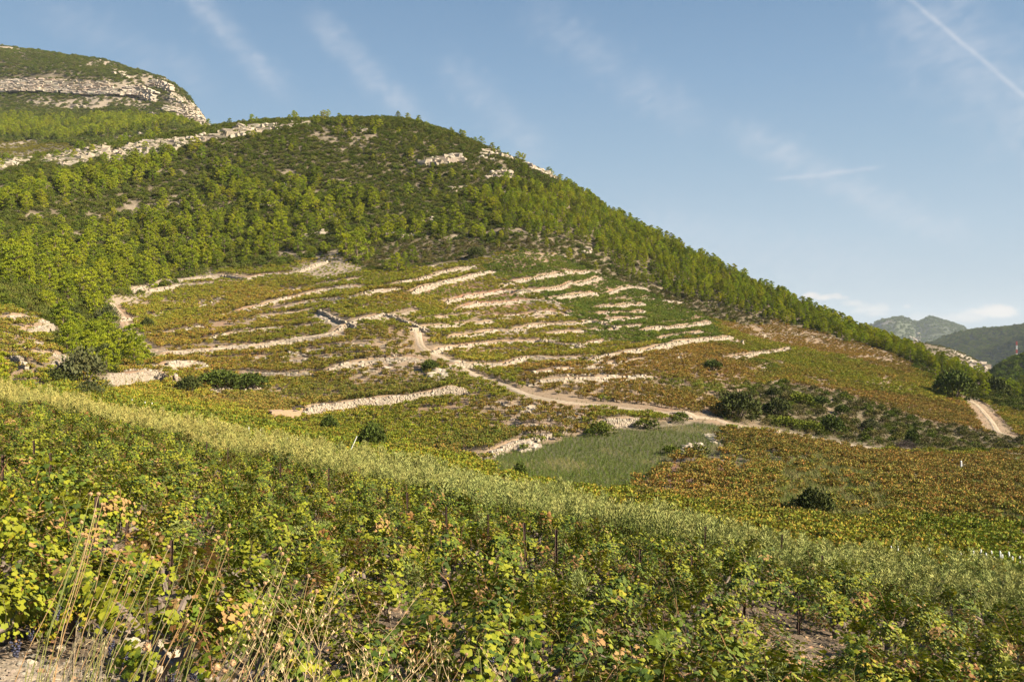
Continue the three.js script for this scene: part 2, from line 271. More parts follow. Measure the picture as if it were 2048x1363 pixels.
// terrace walls: points of sight on the hillside, height in metres
const WALLS = [
  [[836, 586], [860, 579], [894, 570], [928, 562], [969, 553], 1.9], [[798, 571], [839, 564], [874, 553], [908, 545], [939, 539], 1.4],
  [[903, 606], [935, 598], [976, 591], [1010, 586], [1051, 587], 1.3], [[937, 617], [959, 612], [1010, 610], [1045, 605], [1092, 607], 1.3],
  [[1009, 636], [1045, 634], [1072, 630], [1099, 628], 1.0], [[1048, 661], [1096, 654], [1147, 653], [1181, 647], [1205, 653], 1.3],
  [[921, 678], [959, 673], [990, 666], [1024, 667], 1.2], [[853, 660], [894, 656], 1.2], [[890, 702], [935, 696], [1010, 688], [1099, 685], 1.0],
  [[945, 735], [1000, 735], [1055, 724], [1106, 723], [1161, 721], 1.4], [[1200, 723], [1250, 713], [1312, 701], [1374, 690], [1415, 684], [1457, 680], 1.5],
  [[942, 538], [969, 550], [1015, 571], [1055, 591], [1092, 608], [1127, 624], [1161, 637], 0.7],
  [[1022, 570], [1065, 562], 1.4], [[1082, 558], [1116, 552], 1.3], [[1138, 547], [1185, 548], 1.0], [[1051, 587], [1113, 581], [1140, 570], [1154, 572], [1195, 560], 1.2],
  [[1109, 601], [1161, 593], [1181, 591], 1.2], [[1222, 588], [1256, 577], [1274, 579], 1.1], [[1205, 618], [1280, 612], 1.1], [[1208, 630], [1280, 627], 1.0],
  [[1212, 646], [1284, 639], 1.0], [[1229, 661], [1284, 656], 1.0], [[1116, 694], [1150, 699], 1.2], [[1167, 694], [1198, 688], 1.2],
  [[956, 521], [997, 516], [1058, 512], [1110, 511], 0.5], [[802, 545], [856, 536], [891, 528], [925, 527], 0.6], [[321, 581], [359, 574], [404, 571], 1.0],
  [[284, 579], [328, 567], [383, 562], [441, 555], [489, 560], [533, 553], [595, 547], [640, 531], 1.1], [[496, 622], [540, 610], [578, 601], [616, 591], [650, 584], [698, 579], 1.3],
  [[605, 612], [640, 606], [706, 598], 1.3], [[718, 596], [747, 589], [780, 585], 1.4], [[544, 634], [609, 625], 0.9], [[438, 634], [465, 630], 0.7], [[301, 671], [342, 667], [373, 661], 0.7],
  [[445, 675], [479, 668], [506, 666], [530, 663], [561, 660], [602, 655], 1.0], [[352, 702], [441, 697], [530, 690], [581, 682], 0.7],
  [[308, 716], [345, 712], [404, 706], [458, 702], [534, 695], [581, 687], [650, 678], 1.0], [[243, 752], [308, 747], [363, 738], [421, 735], 1.6],
  [[205, 777], [260, 771], [308, 765], [345, 768], [358, 780], 2.0], [[523, 754], [581, 754], 1.0], [[410, 789], [462, 786], [544, 783], 0.9],
  [[600, 836], [651, 827], [698, 820], [737, 816], [791, 810], [856, 800], [928, 788], [937, 786], 1.7], [[932, 781], [973, 776], 0.7],
  [[0, 648], [62, 648], [85, 654], [109, 660], 1.3], [[10, 620], [34, 627], [65, 641], 0.6], [[48, 670], [82, 666], [109, 660], 1.2], [[20, 714], [68, 716], [113, 719], [138, 716], 0.9],
  [[20, 719], [41, 736], [62, 750], 1.2], [[103, 738], [137, 719], 1.0], [[48, 695], [96, 695], 0.9], [[645, 628], [668, 641], [700, 653], 1.0], [[700, 653], [722, 645], [745, 637], 1.0],
  [[793, 640], [815, 650], [838, 660], 1.0], [[1178, 858], [1233, 854], [1298, 849], 1.2], [[969, 916], [1010, 904], [1041, 890], [1086, 880], [1113, 873], 0.9],
  [[1299, 664], [1366, 657], [1415, 649], 1.3], [[1324, 680], [1399, 668], 1.0], [[1465, 719], [1515, 711], [1573, 701], 1.0], [[1515, 674], [1573, 670], 0.7], [[1589, 670], [1668, 676], 0.6],
  [[1693, 721], [1738, 717], 0.6], [[1299, 734], [1353, 719], 0.7], [[1519, 742], [1560, 730], 0.7], [[1200, 763], [1270, 759], 1.0], [[1092, 747], [1147, 741], [1212, 748], 0.9],
  [[1110, 767], [1164, 764], [1240, 760], 0.9], [[1021, 855], [1096, 860], [1134, 866], 0.8], [[1024, 839], [1079, 836], 0.7], [[993, 806], [1017, 813], 0.7], [[696, 736], [747, 726], [805, 723], 1.2],
  [[262, 640], [330, 628], [380, 617], 0.6], [[560, 648], [640, 640], 0.6], [[620, 575], [700, 562], 0.8], [[560, 586], [650, 571], 0.7], [[700, 621], [765, 612], 0.6], [[860, 641], [930, 633], 0.7], [[930, 651], [1000, 645], 0.7],
  [[1062, 641], [1132, 633], 0.7], [[1100, 671], [1182, 664], 0.8], [[1010, 706], [1092, 700], 0.7], [[1102, 706], [1182, 702], 0.7], [[1222, 700], [1300, 690], 0.7], [[1190, 736], [1290, 723], 0.8], [[1332, 650], [1402, 641], 0.7], [[1292, 601], [1342, 605], 0.6], [[1232, 603], [1292, 598], 0.7], [[380, 640], [450, 622], 0.5], [[640, 700], [720, 692], 0.6], [[440, 722], [560, 716], 0.7], [[600, 722], [690, 716], 0.6], [[1345, 828], [1385, 838], 1.1], [[700, 605], [705, 612], 0.6], [[640, 610], [700, 602], 0.7],
];
const bump0 = (x, z) => { const d = -z, a = smooth(50, 200, d); return (fbm(x * 0.045, z * 0.045, 3) - 0.5) * (0.25 + 1.6 * a) + (fbm(x * 0.3, z * 0.3, 2) - 0.5) * (0.12 + 0.35 * smooth(200, 300, d)); };
const hill = new Land(BEAR, hillRows, bump0);
// walls are sampled every half metre; the soil behind each is filled up to its top
const wallLines = [], cells = new Map(), ck = (x, z) => Math.floor(x / 3) * 100003 + Math.floor(z / 3);
for (const w of WALLS) {
  const H = w[w.length - 1], pts = w.slice(0, -1).map((p) => hill.spot(p[0], p[1], p[1] > 790 ? 72 : 84)), line = [];
  if (pts[0][2] < -130) { const q = pts, m = q.length - 1, ext = (a, b) => { const l = Math.hypot(a[0] - b[0], a[2] - b[2]) || 1, e = 4.6; return [a[0] + (a[0] - b[0]) / l * e, 0, a[2] + (a[2] - b[2]) / l * e]; }, p0 = ext(q[0], q[1]), p1 = ext(q[m], q[m - 1]); q.unshift(p0); q.push(p1); }
  const curve = new THREE.CatmullRomCurve3(pts.map((p) => V(p[0], 0, p[2])), false, 'catmullrom', 0.3), L = curve.getLength(), n = Math.max(3, Math.round(L / 0.5));
  for (let i = 0; i <= n; i++) { const p = curve.getPointAt(i / n), g = hill.grad(p.x, p.z, 3), t = curve.getTangentAt(i / n); let nx = -t.z, nz = t.x; const l = Math.hypot(nx, nz); nx /= l; nz /= l; if (nx * g[0] + nz * g[1] < 0) { nx = -nx; nz = -nz; } line.push({ x: p.x, z: p.z, nx, nz, y: 0, H: H * (p.z < -140 ? 0.7 : 0.9) * (0.75 + 0.35 * noise(i * 0.13, L)) * smooth(-3, 6, Math.min(i, n - i)), u: i / n }); }
  wallLines.push({ line, H, L });
  for (const s of line) for (let a = -2; a <= 2; a++) for (let b = -2; b <= 2; b++) { const k = ck(s.x + a * 3, s.z + b * 3); if (!cells.has(k)) cells.set(k, []); cells.get(k).push(s); }
}
function nearWall(x, z) {                               // [signed distance uphill, distance, wall sample]
  const c = cells.get(ck(x, z)); if (!c) return null; let best = 1e9, bs = null;
  for (const s of c) { const d = (x - s.x) ** 2 + (z - s.z) ** 2; if (d < best) { best = d; bs = s; } }
  return [(x - bs.x) * bs.nx + (z - bs.z) * bs.nz, Math.sqrt(best), bs];
}
for (const w of wallLines) for (const s of w.line) s.y = hill.h(s.x, s.z);
hill.extra = (x, z) => {
  let e = bump0(x, z);
  if (z < -60) { const w = nearWall(x, z); if (w && w[0] > 0.42 && w[1] < 5.5) e += w[2].H * 0.92 * (1 - smooth(0.8, 5.5, w[1])); }
  return e;
};
const poly = (pts, land = hill, dmin = 60) => { const q = pts.map((p) => { const s = land.spot(p[0], p[1], dmin); return [s[0], s[2]]; }); q.box = [Math.min(...q.map((p) => p[0])), Math.max(...q.map((p) => p[0])), Math.min(...q.map((p) => p[1])), Math.max(...q.map((p) => p[1]))]; return q; };
function inside(q, x, z) { const b = q.box; if (x < b[0] - 2 || x > b[1] + 2 || z < b[2] - 2 || z > b[3] + 2) return false; const wx = (noise(x * 0.22 + 5, z * 0.22) - 0.5) * 5 + (noise(x * 0.9, z * 0.9) - 0.5) * 1.6; z += (noise(x * 0.22, z * 0.22 + 9) - 0.5) * 5; x += wx; let r = false; for (let i = 0, j = q.length - 1; i < q.length; j = i++) if ((q[i][1] > z) !== (q[j][1] > z) && x < (q[j][0] - q[i][0]) * (z - q[i][1]) / (q[j][1] - q[i][1]) + q[i][0]) r = !r; return r; }
const weedD = pchip(BEAR, hillRows[3][0]);              // how far the near field reaches on each bearing
const weedDepth = pchip(BEAR, [12, 14, 15, 14, 17, 22, 16, 12, 12, 13, 13]), weedEnd = (b) => weedD(b) + weedDepth(b);
const bearing = (x, z) => x / Math.max(1, -z) * F + CX;

// tracks
const TRACKS = [
  [[[222, 606], [238, 626], [252, 652], [272, 680], [300, 700], [345, 709], [440, 703], [530, 694], [600, 682], [660, 668], [690, 656], [730, 641], [785, 628], [830, 622]], 1.8],
  [[[692, 657], [662, 642], [634, 630]], 2.2],
  [[[836, 664], [842, 690], [856, 702], [884, 714], [920, 735], [975, 760], [1030, 780], [1065, 793], [1120, 803], [1190, 810], [1260, 818], [1330, 826], [1390, 833], [1430, 838], [1460, 848], [1500, 855], [1560, 862], [1600, 870], [1660, 882], [1720, 893], [1780, 900], [1835, 905]], 1.6],
  [[[2120, 890], [2048, 878], [2000, 865], [1985, 845], [1960, 815], [1932, 797]], 1.1],
];
const trackLines = TRACKS.map(([pts, w]) => { const c = new THREE.CatmullRomCurve3(pts.map((p) => { const s = hill.spot(p[0], p[1], 84); return V(s[0], 0, s[2]); }), false, 'catmullrom', 0.5), n = Math.round(c.getLength() / 0.7), out = []; for (let i = 0; i <= n; i++) { const p = c.getPointAt(i / n), t = c.getTangentAt(i / n); out.push([p.x, p.z, -t.z, t.x]); } return { out, w }; });
const tcells = new Map();
for (const t of trackLines) for (const p of t.out) for (let a = -2; a <= 2; a++) for (let b = -2; b <= 2; b++) { const k = ck(p[0] + a * 3, p[1] + b * 3); if (!tcells.has(k)) tcells.set(k, []); tcells.get(k).push([p[0], p[1], t.w]); }
const trackDist = (x, z) => { const c = tcells.get(ck(x, z)); if (!c) return 99; let b = 99; for (const p of c) b = Math.min(b, Math.hypot(x - p[0], z - p[1]) - p[2] / 2); return b; };

// parts of the land, as plots on the ground
const Z = {
  vines: poly([[222, 604], [300, 575], [420, 545], [560, 535], [680, 506], [735, 545], [800, 542], [955, 520], [1115, 510], [1185, 545], [1275, 578], [1330, 605], [1420, 640], [1560, 645], [1660, 668], [1780, 705], [1850, 745], [1940, 800], [2100, 835], [2100, 895], [1850, 905], [1700, 893], [1590, 872], [1440, 840], [1440, 1000], [1500, 1090], [2100, 1110], [2100, 905], [1480, 860], [1420, 840], [1130, 868], [960, 925], [1000, 985], [700, 925], [430, 850], [250, 800], [190, 775], [240, 745], [330, 712]]),
  left: poly([[-80, 600], [0, 615], [40, 625], [112, 660], [100, 690], [140, 718], [100, 745], [60, 760], [-80, 760]]),
  rightfield: poly([[1450, 862], [1600, 878], [1830, 912], [2150, 900], [2150, 1130], [1800, 1110], [1500, 1085], [1330, 1010], [1230, 970], [1330, 930], [1440, 890]]),
  meadow: poly([[985, 925], [1060, 890], [1130, 870], [1300, 858], [1450, 850], [1480, 858], [1440, 885], [1330, 930], [1240, 985], [1130, 985], [1010, 955]]),
  tallgrass: poly([[1570, 930], [1650, 915], [1740, 955], [1790, 1010], [1720, 1060], [1600, 1050], [1545, 1000]]),
  scrub: poly([[1435, 838], [1440, 800], [1500, 775], [1560, 765], [1680, 785], [1760, 815], [1900, 850], [1990, 870], [2090, 880], [2090, 905], [1840, 905], [1690, 888], [1590, 868], [1500, 852]]),
  barered: poly([[1220, 975], [1290, 935], [1390, 920], [1480, 935], [1440, 1000], [1330, 990]]),
  stony: poly([[960, 800], [1080, 805], [1200, 830], [1180, 860], [1050, 870], [1000, 850], [940, 830]]),
  stonyl: poly([[690, 745], [830, 715], [890, 735], [840, 760], [720, 775]]),
  rocky2: poly([[1090, 740], [1220, 740], [1300, 790], [1220, 800], [1120, 785]]),
  pale: poly([[210, 606], [290, 560], [420, 540], [425, 556], [330, 575], [250, 615]]),
  paletop: poly([[560, 540], [680, 505], [735, 545], [640, 560]]),
  redmid: poly([[830, 590], [960, 560], [1060, 600], [1100, 625], [1000, 632], [930, 620]]),
  darkgreen: poly([[960, 530], [985, 515], [1115, 510], [1185, 545], [1275, 578], [1330, 605], [1440, 650], [1460, 680], [1330, 690], [1200, 690], [1150, 635]]),
  brownlow: poly([[1000, 735], [1200, 725], [1460, 690], [1560, 740], [1460, 800], [1420, 838], [1250, 815], [1060, 785]]),
  brownright: poly([[1430, 645], [1560, 645], [1660, 668], [1780, 705], [1850, 745], [1800, 748], [1680, 710], [1560, 690]]),
  brownfar: poly([[1500, 750], [1620, 770], [1800, 790], [1950, 815], [1990, 870], [1850, 850], [1700, 800], [1560, 768]]),
  brownleft: poly([[690, 760], [500, 775], [360, 800], [560, 832], [930, 782], [940, 760]]),
  brownmid: poly([[330, 712], [640, 680], [840, 668], [850, 740], [700, 770], [420, 740], [250, 745]]),
  bright: poly([[700, 880], [760, 870], [960, 925], [1200, 975], [1350, 1010], [1330, 1035], [1050, 985], [760, 930]]),
  lowgreen: poly([[770, 900], [900, 870], [1000, 860], [1120, 868], [960, 925], [880, 915]]),
  pineflank: poly([[1140, 372], [1300, 462], [1600, 603], [1800, 692], [2010, 782], [2090, 800], [1960, 775], [1850, 735], [1700, 690], [1550, 645], [1430, 610], [1300, 575], [1190, 505], [1090, 470], [990, 430], [960, 400], [1010, 362], [1100, 385]]),
  pineband: poly([[-80, 400], [60, 370], [200, 338], [330, 305], [420, 300], [400, 330], [300, 362], [200, 388], [0, 432], [-80, 440]]),
  pinemid: poly([[-80, 490], [180, 482], [260, 442], [390, 370], [440, 335], [540, 380], [640, 350], [700, 385], [960, 365], [1010, 430], [1110, 480], [1000, 485], [860, 470], [720, 500], [560, 510], [440, 532], [280, 570], [220, 600], [140, 600], [0, 580], [-80, 570]]),
  heath: poly([[740, 545], [690, 500], [860, 475], [1000, 488], [1110, 482], [1300, 575], [1440, 612], [1560, 645], [1420, 640], [1280, 580], [1115, 508], [960, 518], [800, 540]]),
  ravine: poly([[120, 590], [215, 605], [250, 655], [300, 700], [310, 720], [220, 770], [120, 780], [70, 755], [140, 718], [110, 660], [60, 630]]),
};
const STONY = (x, z) => smooth(0.54, 0.72, fbm(x * 0.05 + 7, z * 0.09, 3) * 0.6 + fbm(x * 0.35, z * 0.35, 2) * 0.4), C = { soil: [0.125, 0.085, 0.055], tan: [0.301, 0.215, 0.1376], red: [0.2838, 0.1204, 0.0645], pale: [0.3956, 0.3182, 0.2365], scrub: [0.1806, 0.1419, 0.086], green: [0.0774, 0.086, 0.0301], heath: [0.1075, 0.0817, 0.0447] };
const mixc = (a, b, t) => [lerp(a[0], b[0], t), lerp(a[1], b[1], t), lerp(a[2], b[2], t)];
const hillColor = (x, y, z) => {
  const d = -z, n = fbm(x * 0.15, z * 0.15, 3), m = fbm(x * 0.8 + 50, z * 0.8, 2);
  if (d < weedEnd(bearing(x, z))) return mixc(mixc(C.soil, C.tan, 0.35 * m), C.pale, (bearing(x, z) < 420 && d < 9.5 ? 0.95 : 0) * smooth(0.1, 0.4, m));
  if (inside(Z.meadow, x, z)) return mixc(C.green, C.scrub, 0.3 + 0.4 * n);
  if (inside(Z.barered, x, z)) return mixc(C.red, C.soil, 0.55 + 0.3 * (m - 0.5));
  if (inside(Z.tallgrass, x, z)) return mixc(C.scrub, C.tan, 0.3 * n);
  if (inside(Z.scrub, x, z)) return mixc(C.scrub, C.tan, 0.6 * smooth(0.5, 0.8, n));
  if (inside(Z.pale, x, z) || inside(Z.paletop, x, z)) return mixc(C.tan, C.pale, 0.4 + 0.6 * m);
  if (inside(Z.rightfield, x, z)) return mixc(C.soil, C.scrub, n);
  if (inside(Z.ravine, x, z)) return mixc(C.scrub, C.tan, 0.2 * n);
  if (inside(Z.vines, x, z) || inside(Z.left, x, z)) { const s = inside(Z.stony, x, z) || inside(Z.stonyl, x, z) || inside(Z.rocky2, x, z) ? 0.35 : 0, red = inside(Z.redmid, x, z) ? 0.7 : 0.35 * smooth(0.5, 0.7, n); return mixc(mixc(C.tan, C.red, red * smooth(0.3, 0.6, m)), C.pale, s * smooth(0.4, 0.7, n)); }
  return mixc(mixc(C.heath, C.scrub, n), C.pale, (inside(Z.heath, x, z) ? 0.15 : 0.7) * STONY(x, z) * smooth(0.3, 0.6, m));
};
{
  const ds = []; let d = 1.6; while (d < 600) { ds.push(d); d += d < 12 ? 0.22 : d < 70 ? lerp(0.22, 0.6, (d - 12) / 58) : d < 260 ? 0.55 : d < 400 ? 1.6 : 9; }
  const g = hill.build(-330, 2380, 500, ds, hillColor);
  tag(top(new THREE.Mesh(g, M.ground), 'hillside_terrain'), 'terraced limestone hillside rising from the valley vineyards', 'hillside', null, 'structure');
  const disc = new THREE.CircleGeometry(9000, 96); disc.rotateX(-Math.PI / 2); disc.translate(0, -60, 0); const c = new Float32Array(disc.attributes.position.count * 3).fill(0.12); disc.setAttribute('color', new THREE.BufferAttribute(c, 3));
  { const uv = disc.attributes.uv, p = disc.attributes.position; for (let i = 0; i < p.count; i++) uv.setXY(i, p.getX(i) / 8, p.getZ(i) / 8); }
  tag(top(new THREE.Mesh(disc, M.ground), 'ground'), 'low ground reaching to the horizon', 'ground', null, 'structure');
}
trackLines.forEach(({ out, w }, ti) => {                // pale dirt tracks, a little above the soil
  const n = out.length, m = 7, pos = [], col = [], uv = [], idx = [];
  seed(500 + ti);
  for (let i = 0; i < n; i++) for (let j = 0; j < m; j++) { const s = (j / (m - 1) - 0.5) * w * (0.85 + 0.4 * noise(i * 0.12, ti * 7 + (j > 3 ? 5 : 0))), x = out[i][0] + out[i][2] * s, z = out[i][1] + out[i][3] * s, y = hill.h(x, z) + (j === 0 || j === m - 1 ? -0.06 : 0.10); pos.push(x, y, z); const q = fbm(x * 0.5, z * 0.5, 3); const c = mixc([0.47, 0.375, 0.275], [0.33, 0.18, 0.105], (ti < 2 ? 0.6 : 0.2) * smooth(0.5, 0.7, q)); if (j === 3 && q > 0.42) { c[0] *= 0.72; c[1] *= 0.76; c[2] *= 0.62; } col.push(c[0], c[1], c[2]); uv.push(x / 3, z / 3); }
  for (let i = 0; i < n - 1; i++) for (let j = 0; j < m - 1; j++) { const a = i * m + j, b = a + m; idx.push(a, b, a + 1, a + 1, b, b + 1); }
  const g = new THREE.BufferGeometry(); g.setAttribute('position', new THREE.Float32BufferAttribute(pos, 3)); g.setAttribute('color', new THREE.Float32BufferAttribute(col, 3)); g.setAttribute('uv', new THREE.Float32BufferAttribute(uv, 2)); g.setIndex(idx); g.computeVertexNormals();
  tag(top(new THREE.Mesh(g, M.ground), 'dirt_track'), ['sandy track curving round the foot of the terraces', 'short reddish spur track between two terraces', 'pale dirt track running diagonally across the valley vineyards', 'pale track climbing past the dark round tree'][ti], 'track', null, 'structure');
});

// the mountain behind, and the far hills
const mb = [-600, 0, 100, 200, 300, 340, 380, 425, 470, 640];
const mRows = (list) => { const k = list[0].length; return Array.from({ length: k }, (_, r) => [list.map((c) => c[r][0]), list.map((c) => c[r][1])]); };
const mountain = new Land(mb, mRows([
  [[430, 360], [520, 305], [640, 250], [762, 180], [776, 134], [920, 70], [1100, 110]],
  [[430, 350], [520, 303], [640, 250], [760, 184], [775, 142], [900, 96], [1080, 140]],
  [[428, 345], [518, 290], [640, 245], [758, 188], [773, 146], [885, 109], [1050, 150]],
  [[425, 335], [515, 276], [635, 240], [750, 190], [765, 160], [860, 127], [1000, 170]],
  [[422, 322], [505, 266], [620, 238], [745, 206], [760, 180], [835, 152], [960, 200]],
  [[420, 315], [500, 265], [610, 240], [735, 216], [750, 190], [815, 168], [940, 230]],
  [[415, 310], [495, 272], [600, 255], [725, 243], [738, 222], [790, 203], [920, 260]],
  [[410, 312], [490, 290], [590, 281], [715, 275], [726, 270], [765, 264], [900, 310]],
  [[408, 330], [485, 318], [580, 312], [705, 310], [716, 308], [750, 304], [880, 340]],
  [[405, 380], [480, 375], [570, 370], [690, 370], [700, 370], [735, 370], [860, 400]],
]), (x, z) => (fbm(x * 0.02, z * 0.02, 4) - 0.5) * 9 + (fbm(x * 0.12, z * 0.12, 3) - 0.5) * 2.5);
const range = (a, b, n) => Array.from({ length: n }, (_, i) => lerp(a, b, i / (n - 1)));
tag(top(new THREE.Mesh(mountain.build(-400, 620, 240, range(406, 1090, 210), (x, y, z) => { const s = smooth(0.52, 0.66, fbm(x * 0.03 + 3, z * 0.03, 4)); return mixc([0.13, 0.105, 0.06], [0.38, 0.31, 0.24], s * 0.8); }), M.ground), 'mountain_terrain'), 'scrub covered limestone mountain behind the vineyard hill', 'mountain', null, 'structure');
function farLand(name, label, bears, list, extra, col, nb, nd, b0, b1) {
  const L = new Land(bears, mRows(list), extra);
  tag(top(new THREE.Mesh(L.build(b0 ?? bears[0], b1 ?? bears[bears.length - 1], nb, range(L.d0, L.d1 * 0.995, nd), col), M.ground), name), label, 'hill', null, 'structure'); return L;
}
const rug = (f, a) => (x, z) => (fbm(x * f, z * f, 5) - 0.5) * a;
const peaks = farLand('far_hill', 'twin peaked hazy hill beyond the valley', [1560, 1650, 1735, 1765, 1792, 1815, 1832, 1864, 1890, 1940, 2000, 2100],
  [[[3740, 760], [4590, 700], [5610, 712]], [[3740, 755], [4590, 690], [5610, 705]], [[3740, 745], [4505, 654], [5440, 690]], [[3740, 735], [4420, 641], [5440, 680]], [[3740, 735], [4420, 635], [5440, 665]], [[3740, 735], [4590, 641], [5525, 650]], [[3740, 735], [4845, 645], [5610, 648]], [[3740, 735], [5015, 631], [5780, 650]], [[3740, 735], [4930, 642], [5780, 660]], [[3740, 735], [4675, 668], [5780, 690]], [[3740, 740], [4590, 694], [5780, 715]], [[3740, 745], [4590, 720], [5780, 730]]],
  rug(0.0036, 70), (x, y, z) => mixc([0.06, 0.075, 0.035], [0.26, 0.23, 0.18], smooth(0.6, 0.72, fbm(x * 0.007, z * 0.007, 4))), 130, 90);
const ridge = farLand('far_hill', 'long wooded ridge sloping down from the right', [1760, 1850, 1900, 1950, 2000, 2048, 2150, 2400],
  [[[1950, 800], [2850, 712], [3150, 740]], [[1950, 790], [2775, 690], [3075, 720]], [[1920, 785], [2700, 676], [3000, 700]], [[1875, 770], [2625, 665], [2925, 690]], [[1800, 760], [2550, 658], [2850, 680]], [[1725, 750], [2475, 650], [2775, 670]], [[1650, 730], [2400, 625], [2700, 640]], [[1650, 700], [2325, 560], [2700, 580]]],
  rug(0.0053, 38), (x, y, z) => [0.06, 0.075, 0.03], 120, 80);
const brownHill = farLand('far_hill', 'low brown stony hill in front of the wooded ridge', [1600, 1740, 1800, 1850, 1900, 1950, 1985, 2010, 2060],
  [[[620, 760], [900, 690], [1050, 720]], [[620, 760], [900, 672], [1050, 710]], [[620, 765], [900, 680], [1050, 712]], [[620, 770], [900, 688], [1050, 716]], [[620, 780], [880, 702], [1050, 726]], [[620, 790], [860, 722], [1050, 745]], [[620, 800], [840, 750], [1050, 765]], [[620, 815], [830, 790], [1050, 800]], [[620, 840], [830, 830], [1050, 840]]],
  rug(0.015, 9), (x, y, z) => mixc([0.17, 0.13, 0.075], [0.42, 0.36, 0.28], smooth(0.55, 0.7, fbm(x * 0.03, z * 0.03, 4))), 130, 70);
const rightHill = farLand('far_hill', 'dark pine covered slope at the mouth of the valley', [1900, 1955, 1985, 2010, 2048, 2120, 2400],
  [[[420, 830], [560, 800], [760, 820]], [[420, 815], [580, 765], [760, 790]], [[420, 810], [590, 742], [760, 775]], [[420, 805], [600, 724], [760, 760]], [[420, 800], [610, 708], [760, 745]], [[420, 790], [620, 680], [760, 715]], [[420, 760], [640, 600], [780, 640]]],
  rug(0.02, 7), (x, y, z) => [0.10, 0.09, 0.045], 110, 70);

// ------------------------------------------------------------------ dry stone walls, outcrops and cliffs
const LIME = [0.4048, 0.3388, 0.264];
wallLines.forEach(({ line, H, L }, wi) => {
  seed(900 + wi); const gb = new GB(), d = Math.hypot(line[0].x, line[0].z), ch = d < 130 ? 0.2 : 0.26;
  for (let i = 0; i < line.length; i++) {
    const s = line[i], nk = Math.max(1, Math.round(s.H / ch)), turn = Math.atan2(s.nx, s.nz);
    const parts = d < 130 ? 2 : 1;
    for (let q = 0; q < parts; q++) for (let k = -1; k < nk; k++) {
      if (k === nk - 1 && rnd() < 0.3) continue;
      const o = rr(-0.12, 0.12) + (q - (parts - 1) / 2) * 0.26 + (k & 1 ? 0.1 : 0), back = k * 0.02 - 0.06 + rr(-0.06, 0.06);
      stone(gb, [s.x + s.nz * o + s.nx * back, s.y + (k + 0.5) * ch + rr(-0.02, 0.02), s.z - s.nx * o + s.nz * back], 0.28 / parts * rr(0.8, 1.2), ch * 0.56 * rr(0.8, 1.15), 0.22, turn + rr(-0.2, 0.2), vary(LIME, 0.16), 0.25, rr(-0.1, 0.1));
    }
    if (rnd() < 0.35) rock(gb, [s.x - s.nx * rr(0.2, 0.7), hill.h(s.x - s.nx * 0.6, s.z - s.nz * 0.6) + 0.05, s.z - s.nz * rr(0.2, 0.7)], rr(0.12, 0.28), 0.7, vary(LIME, 0.15), 0);
  }
  const m = top(new THREE.Mesh(gb.build(), M.stone), 'dry_stone_wall'), mid = line[line.length >> 1], b = bearing(mid.x, mid.z);
  const label = wi === 41 ? 'long tall dry stone wall running from the concrete cistern toward the track' : wi === 38 ? 'rough heaped stone wall beside the round dark bush' : wi === 37 ? 'thick dry stone wall just above the heaped stone wall' : wi === 0 ? 'broadest pale terrace wall below the big green field' : wi === 11 ? 'low stone boundary wall descending diagonally beside the dark green vines' : wi === 10 ? 'long crooked terrace wall under the dark green vines' : null;
  if (label) tag(m, label, 'stone wall', null, 'thing');
  else if (b < 145) tag(m, 'pale dry stone wall on the small terraces beside the wooded gully', 'stone wall', 'walls beside the gully', 'thing');
  else if (d < 140) tag(m, 'rough low dry stone wall among valley floor vines', 'stone wall', 'walls on the valley floor', 'thing');
  else tag(m, 'pale dry stone terrace wall among hillside vines', 'stone wall', 'terrace walls on the hillside', 'thing');
});
function outcrop(label, pts, n, size, land = hill, dmin = 84, slab = 0.5, group) {
  const q = poly(pts, land, dmin), gb = new GB(); let tries = 0, made = 0;
  while (made < n && tries++ < n * 60) {
    const x = rr(q.box[0], q.box[1]), z = rr(q.box[2], q.box[3]); if (!inside(q, x, z)) continue; made++;
    const r = size * rr(0.4, 1.25), y = land.h(x, z), col = vary(LIME, 0.13);
    if (rnd() < slab) stone(gb, [x, y + r * 0.15, z], r * rr(0.9, 1.8), r * rr(0.35, 0.6), r * rr(0.7, 1.1), rr(-0.5, 0.5), col, 0.4, rr(-0.25, 0.25)); else rock(gb, [x, y + r * 0.1, z], r, rr(0.6, 0.95), col, 1, 0.42);
  }
  return tag(top(new THREE.Mesh(gb.build(), M.stone), 'rock_outcrop'), label, 'rock', group);
}
seed(31);
outcrop('knobbly pale limestone outcrop below the distant vineyard terrace', [[-40, 325], [0, 316], [55, 306], [58, 322], [20, 336], [-40, 350]], 260, 1.4);
outcrop('sloping slabs of pale limestone on the shoulder of the ridge', [[70, 326], [140, 300], [212, 292], [208, 316], [120, 336]], 300, 1.45, hill, 84, 0.8);
outcrop('broken white limestone crest between dark scrub patches', [[215, 305], [300, 284], [400, 272], [398, 290], [300, 312], [215, 326]], 480, 1.3);
outcrop('narrow pale rock rib rising to the hilltop', [[395, 282], [480, 257], [550, 250], [545, 262], [430, 282]], 170, 1.4, hill, 84, 0.8);
outcrop('thin streak of rock just under the wooded hilltop', [[540, 258], [625, 243], [640, 247], [560, 262]], 45, 1.0, hill, 84, 0.7);
outcrop('bright broken rocks under the summit shoulder', [[832, 326], [870, 314], [922, 312], [918, 328], [900, 334], [840, 332]], 90, 1.5);
outcrop('scattered bright rocks along the upper shoulder', [[948, 306], [990, 300], [1032, 306], [1036, 318], [960, 320]], 70, 1.3);
outcrop('band of pale rock on the right skyline above the pines', [[1040, 318], [1080, 325], [1105, 338], [1136, 366], [1115, 364], [1060, 340]], 110, 1.5);
outcrop('cluster of pale rocks above the dense pine stand', [[970, 345], [1010, 338], [1030, 350], [1005, 365], [985, 362]], 50, 1.3);
